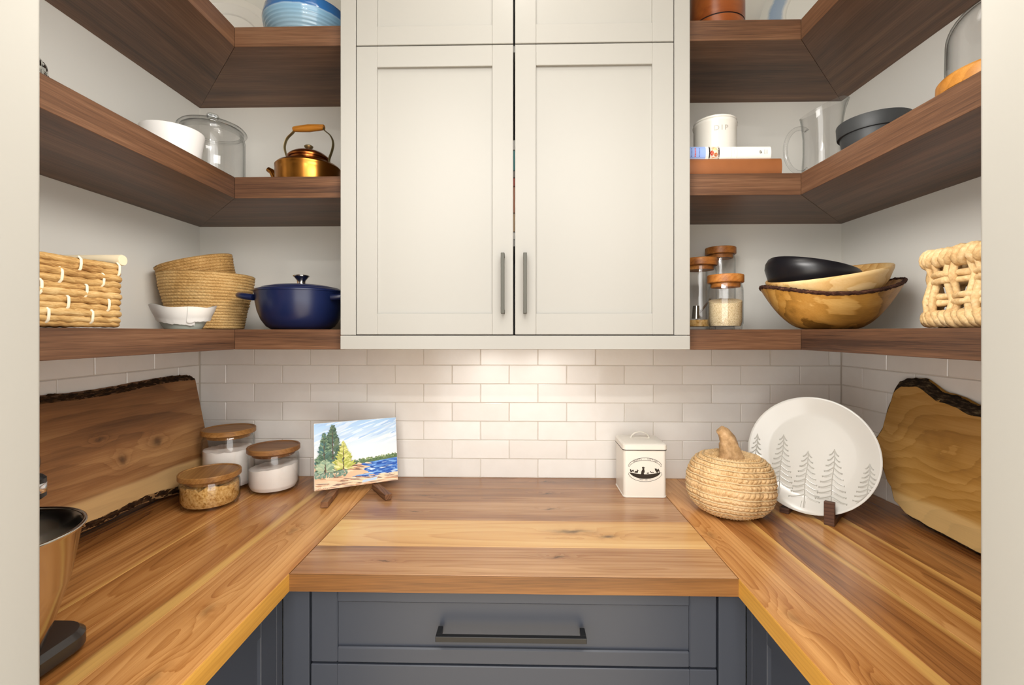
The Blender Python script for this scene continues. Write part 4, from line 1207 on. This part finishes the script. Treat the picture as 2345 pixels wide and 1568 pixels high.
# coiled round baskets, one inside the other
def coil_basket(name, label, loc, rot, prof, rows, sx=1.0, sy=1.0, amp=.0032, nu=300, seed=0, group=None):
    o = thing(name, label, 'basket', loc, rot, group)
    nv = rows * 8 + 1
    def fn(i, j):
        a = 2 * pi * i / nu; v = j / (nv - 1)
        w_ = v * rows + .0 * a
        p = w_ % 1.0; k = int(w_)
        r = linterp(prof, v); z = linterp(prof_z, v)
        bmp = sin(pi * p) ** .5
        tw = abs(sin(a * 34 + p * 2.0 + k * 2.4 + seed))
        d = amp * bmp * (.45 + .55 * tw) - amp * .5 + .0012 * nz(a * 9 + k, k * 1.7, seed)
        return ((r + d) * cos(a) * sx, (r + d) * sin(a) * sy, z + .0012 * nz(a * 5, k, seed + 3))
    prof_z = [(0, 0.001), (1, prof[-1][2])] if False else [(v, z) for v, r, z in prof]
    prof = [(v, r) for v, r, z in prof]
    MB().grid(nu, nv, fn, closed_u=True).build('coil_wall', M['coil'], o, smooth=80)
    r0 = prof[0][1]; r1 = prof[-1][1]; z1 = prof_z[-1][1]
    MB().lathe([(r1 + .001, z1 - .001), (r1 - .003, z1 + .0015), (r1 - .008, z1 - .002), (r0 - .006, .008), (0, .006), (0, .002), (r0 - .001, .002)], 96, fn=lambda x, y, z: (x * sx, y * sy, z)).build('lining', M['coil'], o, smooth=50)
    return o
cyb = 1.450
cbx = atx(476, cyb)
CG = 'coiled rush baskets nested in the corner'
coil_basket('coiled_basket', 'larger coiled rush basket holding the smaller one', (cbx, cyb, ZL + .001), (0, 0, .3), [(0, .099, .002), (.35, .109, .058), (.75, .126, .128), (1, .131, .170)], 19, seed=1, group=CG)
coil_basket('coiled_basket', 'smaller coiled rush basket tilted inside the larger one', (cbx + .004, cyb + .003, ZL + .070), (radians(9), radians(-13), 0), [(0, .080, .002), (.5, .096, .08), (1, .105, .150)], 16, seed=6, group=CG)
# wavy white bowl with folded rim
wy2 = 1.205
wv = thing('folded_bowl', 'small white ceramic bowl with folded wavy rim in front of the coiled baskets', 'bowl', (atx(420, wy2), wy2, ZL), .2)
def wavy(i, j, nu=160, nv=26):
    a = 2 * pi * i / nu; v = j / (nv - 1)
    hgt = .058 + .004 * sin(2 * a + .5) + .002 * sin(5 * a)
    r = .040 + .0305 * v ** .85
    return (r * cos(a), r * sin(a), hgt * v)
nu = 160
mb = MB().grid(nu, 26, wavy, closed_u=True)
def wavyi(i, j):
    a = 2 * pi * i / nu; v = 1 - j / 25
    x, y, z = wavy(i, int(25 * v + .5)); k = 1 - .0035 / sqrt(x * x + y * y)
    return (x * k, y * k, max(z + (.0 if v < .98 else .0008), .006))
mb.grid(nu, 26, wavyi, closed_u=True)
mb.lathe([(.040, 0), (.036, -.0), (0, .001)], nu)
mb.build('bowl_body', M['celadon'], wv, smooth=50)
def drape(a0, a1, hem0, hem1, out, n=90, nv=14):
    # white clay sheet folded over the outside, with a ragged lower hem
    def fn(i, j, k=1.0):
        t = i / (n - 1); a = radians(a0 + (a1 - a0) * t); v = j / (nv - 1)
        hem = hem0 + (hem1 - hem0) * t + .004 * sin(pi * t) * -1 + .0035 * nz(a * 4, 2, out * 900) + .0015 * nz(a * 13, 5)
        zt = .058 + .004 * sin(2 * a + .5) + .002 * sin(5 * a)
        z = zt + .0012 - (zt - hem) * v; q = max(0.02, z / (zt + .0001)); r = .040 + .0305 * q ** .85 + out + .0012 * sin(pi * v) + .0025 * max(0, v - .75) * 4
        return (r * k * cos(a), r * k * sin(a), z)
    return fn
mb = MB()
for args in ((-235, -38, .036, .008, .0022), (-58, 120, .016, .040, .0046)):
    f_ = drape(*args)
    mb.grid(90, 14, f_); mb.grid(90, 14, lambda i, j: f_(i, j, .955))
mb.build('folded_rim', M['porcelain'], wv, smooth=60, label='white folded clay rim')
# navy pot
oy = 1.402
po = thing('dutch_oven', 'navy enamelled lidded pot with a steel knob on the lower left shelf', 'pot', (atx(690, oy), oy, ZL), .05)
MB().lathe([(0, .002), (.072, .002), (.076, 0), (.082, .001), (.096, .010), (.110, .030), (.120, .056), (.1255, .085), (.1275, .108), (.1285, .112), (.125, .113), (.122, .108), (.115, .05), (.09, .012), (0, .008)], 80).build('pot_body', M['navy'], po, smooth=45)
MB().lathe([(.123, .110), (.1295, .113), (.1298, .1165), (.127, .1190), (.116, .1230), (.113, .1228), (.108, .1268), (.088, .1310), (.085, .1303), (.080, .1330), (.050, .1365), (.02, .138), (0, .138)], 80).build('lid', M['navy'], po, smooth=30)
MB().lathe([(.0125, .1375), (.0115, .142), (.0125, .150), (.0195, .159), (.0235, .1625), (.0235, .1645), (.020, .1665), (0, .168)], 40).build('knob', M['steel_dark'], po, smooth=50, label='dark steel knob')
for sx in (-1, 1):
    pts = [(sx * (.112 + .062 * sin(pi * t) ** .7), .062 * cos(pi * t), .094 + .010 * sin(pi * t)) for t in [i / 16 for i in range(17)]]
    MB().tube(pts, .0092, 12, flat=(1.0, 1.2), up=(0, 0, 1)).build('side_handle', M['navy'], po, smooth=60)

# ================================================================== right shelves
# orange canister, upper right
cy_ = 1.448
oc = thing('wooden_canister', 'glossy orange brown canister with a dark groove on the upper right shelf', 'canister', (atx(1641, cy_), cy_, ZU))
MB().lathe([(0, 0), (.078, 0), (.0795, .002), (.0795, .0845)], 72).build('lower_body', M['orange'], oc, smooth=40)
MB().lathe([(.0780, .0835), (.0780, .0895)], 72).build('groove', M['terra'], oc, smooth=40, label='dark groove')
MB().lathe([(.0795, .0885), (.0795, .190), (.078, .193), (.070, .194), (0, .194)], 72).build('upper_body', M['orange'], oc, smooth=40)
MB().lathe([(.066, .1945), (.064, .205), (.05, .212), (.015, .215), (.012, .222), (.018, .230), (.014, .238), (0, .240)], 48).build('lid', M['orange'], oc, smooth=40)
# blue ring plate
R = .185; tl = radians(12)
leaning_plate('ring_plate', 'pale plate with a mottled blue ring leaning in the upper right corner', 'plate', (.945, 1.462, ZU + R * cos(tl) + .001), R, radians(-42), tl, 'ringplate', PP)
# books and dip crock
def book(name, label, loc, L, Wd, t, mat, rot=0.0, round_=True, zt=.0022, group=None):
    """spine faces -y at local y = 0; local x along the spine"""
    o = thing(name, label, 'book', loc, rot, group)
    n = 9; prof = []
    for i in range(n):
        a = -pi / 2 + pi * i / (n - 1)
        prof.append((-(.007 if round_ else .0015) * cos(a), t / 2 + t / 2 * sin(a)))
    mb = MB(); vs = []
    for x in (-L / 2, L / 2):
        vs += [(x, y, z) for y, z in prof]
        vs += [(x, y + .0025, t / 2 + (z - t / 2) * (1 - 2 * zt / t)) for y, z in prof]
    N = 2 * n; fs = []
    for i in range(n - 1):
        fs.append((i, i + 1, N + i + 1, N + i)); fs.append((n + i, N + n + i, N + n + i + 1, n + i + 1))
        for b in (0, N): fs.append((b + i, b + n + i, b + n + i + 1, b + i + 1))
    mb.add(vs, fs)
    mb.box(-L / 2, L / 2, 0, Wd, 0, zt, .0004).box(-L / 2, L / 2, 0, Wd, t - zt, t, .0004)
    c = mb.build('cover', M[mat], o, smooth=40)
    MB().box(-L / 2 + .004, L / 2 - .004, .003, Wd - .004, zt, t - zt).build('pages', M['paper'], o, smooth=0)
    return o
ys = 1.300
xa, xb = atx(1788, ys), atx(1765, ys)
t1 = at(1700, 363.5, ys).z - ZM
L1, L2b = .285, .250
book('leather_book', 'thick saddle brown book at the bottom of the pair beside the cabinet', (xa - L1 / 2, ys, ZM), L1, .20, t1, 'leather')
t2 = at(1700, 335, ys).z - ZM - t1
wbk = book('cookbook', 'white cookbook with a blue and food photo spine lying on the brown book', (xb - L2b / 2, ys + .003, ZM + t1 + .0003), L2b, .19, t2, 'white_cover', .008)
pr = MB(); pr_blue = MB(); pr_food = MB()
def sp_pt(px, f):       # on the rounded spine: px along, f = 0 bottom .. 1 top
    x = atx(px, ys) - (xb - L2b / 2); a = -pi / 2 + pi * f
    z = t2 * f; cz = (z - t2 / 2) / (t2 / 2); y = -.007 * sqrt(max(0, 1 - cz * cz)) - .00025
    return (x, y, z)
def sp_quad(p0, p1, f0, f1, col, n=6):
    pr_ = pr_blue if p1 <= 1615 else pr_food if p1 < 1650 else pr
    up = .0001 if p1 - p0 < 6 else 0
    for i in range(n):
        a, b = f0 + (f1 - f0) * i / n, f0 + (f1 - f0) * (i + 1) / n
        pr_.add([(q[0], q[1] - up, q[2]) for q in (sp_pt(p0, a), sp_pt(p1, a), sp_pt(p1, b), sp_pt(p0, b))], [(0, 1, 2, 3)], col)
lay = 0
def sp_disc(px, f, rx, rf, col, off):
    pts = []
    for k in range(14):
        a = 2 * pi * k / 14; p = sp_pt(px + rx * cos(a), min(.99, max(.01, f + rf * sin(a)))); pts.append((p[0], p[1] - off, p[2]))
    (pr_food if px < 1650 else pr).add(pts, [tuple(range(14))], col)
sp_quad(1560, 1615, .01, .99, '8ea6dc', 8)
sp_quad(1615, 1623, .01, .99, 'd8d3cc'); sp_quad(1622, 1625, .01, .99, '2a2320'); sp_quad(1625, 1645.5, .01, .99, 'cfc6bb', 8); sp_quad(1643.5, 1646.5, .01, .99, '4a3a36')
for a in ((1633, .48, 10, .50, 'e2cba8', .00015), (1634, .48, 8.5, .43, 'c98048', .0002), (1635, .58, 6, .27, 'e6b070', .00025), (1629, .42, 4.2, .20, 'b0382c', .0003), (1638, .30, 4, .15, 'a8582e', .0003), (1636, .74, 3, .10, 'efc98e', .0003), (1630, .42, 2, .10, 'd65a48', .00035)):
    sp_disc(*a)
for px, col, k in ((1582.5, '4b5f9c', 7), (1591, 'c4605e', 6), (1600.5, '4b5f9c', 7)):
    for i in range(k):
        f = .14 + .72 * i / k
        if px > 1590 and px < 1592: sp_quad(px - 1.6, px + 1.6, f, f + .085, col, 1)
        else: sp_quad(px - 1.0, px + 1.0, f, f + .06, col, 1)
for px in (1673.5, 1686.5): sp_quad(px - .5, px + .5, .05, .95, 'd2cec4', 4)
sp_disc(1740, .5, 2.6, .14, 'a5a29a', .0001); sp_disc(1742, .46, 1.5, .08, '77756f', .00015)
for px in (1749, 1752.5, 1755.5):
    for i in range(5): sp_quad(px - .5, px + .5, .33 + i * .075, .38 + i * .075, 'a3a098', 1)
for px in (1680,):
    for i in range(4): sp_quad(px - .6, px + .6, .35 + i * .09, .40 + i * .09, 'cbc8bf', 1)
for m_, nm in ((pr_blue, 'printed_title_block'), (pr_food, 'printed_food_photo'), (pr, 'printed_imprint')):
    m_.v = [(x, y - .0002, z) for x, y, z in m_.v]
    m_.build(nm, M['gloss_paint'], wbk, smooth=0)
dpy = 1.418
dr = .0605; dz = ZM + t1 + t2 + .0008
dh = at(1637, 281, dpy - .0) .z - dz
dp = thing('dip_crock', 'white glazed lidded crock embossed DIP standing on the white cookbook', 'crock', (atx(1637, dpy), dpy, dz))
MB().lathe([(0, 0), (dr - .003, 0), (dr, .004), (dr, dh - .020), (dr + .0015, dh - .018), (dr + .0025, dh - .012), (dr + .001, dh - .009), (dr - .003, dh - .008), (0, dh - .008)], 64).build('crock_body', M['ceramic'], dp, smooth=45)
MB().lathe([(dr - .002, dh - .0078), (dr + .0005, dh - .006), (dr + .0005, dh - .002), (dr - .003, dh + .001), (dr * .8, dh + .003), (dr * .3, dh + .004), (.012, dh + .006), (.010, dh + .009), (0, dh + .010)], 64).build('lid', M['ceramic'], dp, smooth=45)
mb = MB()
fc = -pi / 2 + atan2(dp.location.x, dp.location.y) * -1 + .30
def dfn(off):
    def f(x, y):
        a = fc + x / dr
        return ((dr + off) * cos(a), (dr + off) * sin(a), dh * .60 + y)
    return f
for s_, xo_ in (('D', -.0135), ('I', .0012), ('P', .0138)):
    m1 = MB(); text_mb(m1, s_, .021, lambda x, y: (x, y, 0))
    n0 = len(m1.v)
    f1, f0 = dfn(.0010), dfn(-.0005)
    top = [f1(x + xo_, y) for x, y, _ in m1.v]; botv = [f0(x + xo_, y) for x, y, _ in m1.v]
    edges = {}
    for q in m1.f:
        for a, b in zip(q, q[1:] + q[:1]): edges[(a, b)] = edges.get((a, b), 0) + 1
    side = [(a, b, b + n0, a + n0) for (a, b) in edges if (b, a) not in edges]
    mb.add(top + botv, list(m1.f) + side)
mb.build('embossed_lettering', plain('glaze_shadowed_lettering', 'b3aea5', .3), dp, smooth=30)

# glass pitcher
py_ = 1.452
pt_ = thing('glass_pitcher', 'clear glass pitcher with a round loop handle in the right corner', 'pitcher', (atx(1882, py_), py_, ZM), .05)
def pfn(x, y, z):
    if z > .17:
        t = (z - .17) / .09; c = x / .056
        z += t * t * .026 * c; x += t * t * (.022 * max(0, c) ** 3)
        y *= 1 - .25 * t * t * max(0, c) ** 2
    return (x, y, z)
PT = [(0, .006), (.050, .006), (.054, 0), (.0575, .004), (.058, .012), (.054, .06), (.0505, .12), (.0505, .17), (.053, .20), (.056, .235), (.0585, .258), (.0588, .261), (.0575, .262), (.0545, .250), (.0510, .20), (.0482, .17), (.0482, .12), (.0515, .06), (.0545, .018), (.050, .013), (0, .012)]
MB().lathe(PT, 72, fn=pfn).build('glass_body', M['glass_mid'], pt_, smooth=50)
hp = []
for i in range(25):
    a = radians(62) + radians(236) * i / 24
    hp.append((-.068 + .047 * cos(a), 0, .128 + .068 * sin(a)))
hp = [(-.0495, 0, .190)] + hp + [(-.052, 0, .072)]
MB().tube(hp, .0062, 14, up=(0, 1, 0)).build('loop_handle', M['glass_dark'], pt_, smooth=60)
# charcoal pot
ch_y = 1.215
cp = thing('charcoal_pot', 'dark grey stoneware pot with a wide rim band on the middle right shelf', 'pot', (atx(2001, ch_y), ch_y, ZM))
MB().lathe([(0, 0), (.054, 0), (.058, .003), (.0725, .072), (.0725, .075), (.0780, .0755), (.0790, .078), (.0808, .106), (.0798, .109), (.0757, .109), (.070, .07), (.056, .010), (0, .008)], 72).build('pot_body', M['charcoal'], cp, smooth=35)
# cloche
cl_y = .835
cl = thing('glass_cloche', 'glass dome on a round wooden base by the right jamb', 'cloche', (atx(2300, cl_y), cl_y, ZM))
MB().lathe([(0, 0), (.093, 0), (.0975, .003), (.099, .012), (.0985, .026), (.095, .0305), (.089, .0315), (.086, .028), (0, .028)], 72).build('wooden_base', M['clochewood'], cl, smooth=35)
dome = [(.0850, .029), (.0850, .060), (.0842, .105)] + [(.0842 * cos(a), .105 + .075 * sin(a)) for a in [radians(8 * i) for i in range(1, 11)]] + [(.012, .1795), (.010, .187), (.017, .197), (.016, .207), (.008, .212), (0, .2125)]
inner = [(max(0, r - .0028), z - (.0028 if i > 2 else 0)) for i, (r, z) in enumerate(dome[:13])]
MB().lathe(dome, 72).lathe(inner + [(0, .176)], 72).build('glass_dome', M['glass_dark'], cl, smooth=50)

cl.scale = (.915, .915, .915)
# jars on the lower right shelf
JR_ = 'glass jars with wooden lids on the lower right shelf'
jar('spice_jar', 'short glass jar of sesame grain, frontmost on the lower right shelf', (atx(1661, 1.355), 1.355, ZL), .0475, .157, 'sesame', .083, 'lidwood3', .0235, JR_, .0008, 1.2, .010, .0025)
j2 = jar('spice_jar', 'medium glass jar with a scoop and little brown grain beside the cabinet', (atx(1603, 1.455), 1.455, ZL), .0490, .220, 'sugar', .030, 'lidwood3', .0235, JR_, .001, .4, 0, .0025)
jar('spice_jar', 'tallest glass jar standing behind the sesame jar', (atx(1650, 1.555), 1.555, ZL), .0460, .272, None, 0, 'lidwood3', .0235, JR_, .001, .9, 0, .0025)
sc_ = MB().tube([(-.028, -.004, .036), (.018, .004, .080), (.030, .006, .094)], .0035, 8).build('scoop_handle', M['steel'], j2, smooth=60)
sc_ = thing('grain_scoop', 'small steel scoop standing in the medium jar beside the cabinet', 'scoop', (j2.location.x, j2.location.y, ZL + .032))
bpy.data.objects.remove(j2.children[-1]) if j2.children[-1].name.startswith('scoop') else None
for o_ in [o for o in bpy.data.objects if o.name.startswith('scoop_handle')]: bpy.data.objects.remove(o_)
MB().tube([(-.012, -.006, .010), (.014, .000, .040), (.034, .006, .064)], .003, 8).build('scoop_handle', M['steel'], sc_, smooth=60)
MB().grid(16, 8, lambda i, j: (-.014 + .014 * cos(pi * i / 15) * (1 - .3 * j / 7), -.006 - .013 * sin(pi * i / 15) * (1 - .2 * j / 7), .002 + .040 * j / 7)).build('scoop_cup', M['steel'], sc_, smooth=60)

# bowls
by2 = 1.318
lb = thing('live_edge_bowl', 'wide live edge wooden bowl with bark rim holding two other bowls', 'bowl', (atx(1899, by2), by2, ZL), 0)
def rimz(a): return .112 + .017 * cos(2 * a + .35) + .004 * sin(a + .5) + .007 * cos(a) + .0025 * nz(a * 6, 3)
def leb(i, j, nu=180, nv=26, inset=0.0, zmin=.001):
    a = 2 * pi * i / nu; v = j / (nv - 1); s = v ** .9
    k = .33 + .67 * v ** .75
    rx, ry = .179 - inset, .142 - inset
    z = zmin + (rimz(a) - zmin) * v ** 1.4
    return (rx * k * cos(a), ry * k * sin(a), z)
mb = MB().grid(180, 26, leb, closed_u=True)
mb.grid(180, 26, lambda i, j: leb(i, j, inset=.008, zmin=.010), closed_u=True)
for zz, ins in ((.001, 0), (.010, .008)):
    n0 = len(mb.v); mb.add([leb(i, 0, inset=ins, zmin=zz) for i in range(0, 180, 3)], [tuple(range(60))])
mb.build('bowl_body', M['bowlwood'], lb, smooth=60)
def barkr(i, j):
    a = 2 * pi * i / 300; t = 2 * pi * j / 8
    c = Vector((.1765 * cos(a), .1395 * sin(a), rimz(a) + .0005)); o_ = Vector((cos(a), sin(a), 0))
    d = .0052 + .0022 * nz(a * 26, j * .9, 1) + .0012 * nz(a * 60, j * 2.0, 4)
    return c + o_ * cos(t) * d * .85 + Vector((0, 0, 1)) * sin(t) * d
MB().grid(300, 9, barkr, closed_u=True).build('bark_rim', M['barkrim'], lb, smooth=60)
def round_bowl(prof, n=96): return MB().lathe(prof, n)
pw = thing('pale_bowl', 'pale wooden bowl tilted inside the live edge bowl', 'bowl', (lb.location.x + .004, by2 + .002, ZL + .051), (radians(6), radians(-10.5), 0))
round_bowl([(0, .002), (.055, .002), (.060, 0), (.085, .012), (.115, .040), (.136, .072), (.148, .098), (.1495, .106), (.1475, .109), (.143, .108), (.130, .072), (.08, .018), (0, .010)]).build('bowl_body', M['palewood'], pw, smooth=50)
bw = thing('black_bowl', 'black stained wooden bowl lying tilted on top of the bowl stack', 'bowl', (lb.location.x - .050, by2 + .030, ZL + .088), (radians(4), radians(13), 0))
round_bowl([(0, .002), (.045, .002), (.05, 0), (.080, .012), (.105, .036), (.119, .062), (.121, .078), (.117, .092), (.112, .097), (.108, .094), (.110, .078), (.10, .045), (.07, .018), (0, .010)]).build('bowl_body', M['blackwood'], bw, smooth=50)

# open weave basket at the right jamb
wx0, wx1 = .802, 1.070
wy0, wy1 = .600, .948
wb_ = thing('open_weave_basket', 'chunky open weave water hyacinth basket by the right jamb', 'basket', ((wx0 + wx1) / 2, (wy0 + wy1) / 2, ZL))
hx, hy = (wx1 - wx0) / 2, (wy1 - wy0) / 2
HT = .150
def wrap_loop(z, rad, pitch, seed, depth=.34):
    return rope_loop(-hx, hx, -hy, hy, z, .03, rad, 2 * pi / pitch, seed, n=14, strands=2, depth=depth, wob=.0025)
def wrapped_rim(name, z, R_, lean):
    per = rrect(-hx, hx, -hy, hy, .03, 6); P = []
    for (ax, ay), (bx, by) in zip(per, per[1:] + per[:1]):
        L = sqrt((bx - ax) ** 2 + (by - ay) ** 2); k = max(1, int(L / .0135))
        for i in range(k): P.append(Vector((ax + (bx - ax) * i / k, ay + (by - ay) * i / k, z)))
    m = len(P)
    for i in range(m):
        c = P[i]; t = (P[(i + 1) % m] - P[i - 1]).normalized(); up = Vector((0, 0, 1)); o_ = t.cross(up)
        if c.x > hx * .2 : continue                       # only the sides one can see
        rr = R_ * random.uniform(.92, 1.12); lean_ = lean + random.uniform(-.25, .25)
        pts = [c + o_ * cos(a) * rr * .85 + up * (sin(a) * rr) + t * (sin(a) * rr * lean_ + random.uniform(-.0008, .0008)) for a in [2 * pi * k / 14 for k in range(14)]]
        MB().tube(pts, .0078, 7, closed=True, prof=lambda i_, ph: 1 + .10 * sin(ph * 3 + i_ * .9)).build(name, M['hyacinth'], wb_, smooth=70)
wrapped_rim('rim_wrap', HT - .016, .0115, .5)
wrapped_rim('base_wrap', .0185, .0105, -.6)
per = rrect(-hx, hx, -hy, hy, .03, 6)
MB().tube([(x, y, HT - .016) for x, y in per], .008, 8, closed=True).build('rim_core', M['hyacinth'], wb_)
MB().tube([(x, y, .018) for x, y in per], .008, 8, closed=True).build('base_core', M['hyacinth'], wb_)
def strand(pts, rad, nm, seed):
    P = []
    for (a, b) in zip(pts, pts[1:]):
        for k in range(5): P.append(Vector(a).lerp(Vector(b), k / 5))
    P.append(Vector(pts[-1]))
    MB().tube(P, rad, 9, prof=lambda i, ph: 1 + .13 * sin(2 * ph + i * .55 + seed) + .08 * nz(i * .3, seed)).build(nm, M['hyacinth'], wb_, smooth=70)
nst = 0
for face in ('aisle', 'far'):
    n = 8 if face == 'aisle' else 6
    for q in range(n):
        for dd in (-.0065, .0065):
            if face == 'aisle': y = -hy + .024 + q * (2 * hy - .048) / (n - 1) + dd; base = lambda o, z: (-hx - o, y, z)
            else: x = -hx + .028 + q * (2 * hx - .056) / (n - 1) + dd; base = lambda o, z: (x, hy + o, z)
            s_ = 1 if q % 2 else -1
            strand([base(.003, .024), base(.006 * s_, .052), base(-.006 * s_, .098), base(.002, HT - .024)], .0062, 'stake', q * 3 + dd * 100)
    for zz in (.055, .096):
        for dd in (-.0062, .0062):
            if face == 'aisle':
                N_ = 17; sgn = 1 if zz < .07 else -1
                pts = [(-hx - .0085 * sgn * -cos(pi * (k - .5) * 7 / (N_ - 1) * 1.0), -hy + .02 + k * (2 * hy - .04) / (N_ - 1), zz + dd + .0015 * nz(k, zz * 90, dd * 300)) for k in range(N_)]
            else:
                N_ = 13; sgn = 1 if zz < .07 else -1
                pts = [(-hx + .02 + k * (2 * hx - .04) / (N_ - 1), hy + .0085 * sgn * -cos(pi * (k - .5) * 5 / (N_ - 1)), zz + dd) for k in range(N_)]
            strand(pts, .0062, 'weaver', zz * 77 + dd * 900)
MB().box(-hx + .01, hx - .01, -hy + .01, hy - .01, .004, .010).build('base', M['hyacinth'], wb_, smooth=0)
# packets inside the open weave basket
rp = thing('snack_packet', 'red packet seen through the open weave basket', 'packet', (.90, .80, ZL + .0105), .08)
MB().box(-.055, .055, -.085, .085, 0, .062, .002).build('box_body', M['black'], rp, smooth=0)
MB().box(-.056, .056, -.086, .086, .0625, .078, .002).build('box_lid', M['red'], rp, smooth=0)
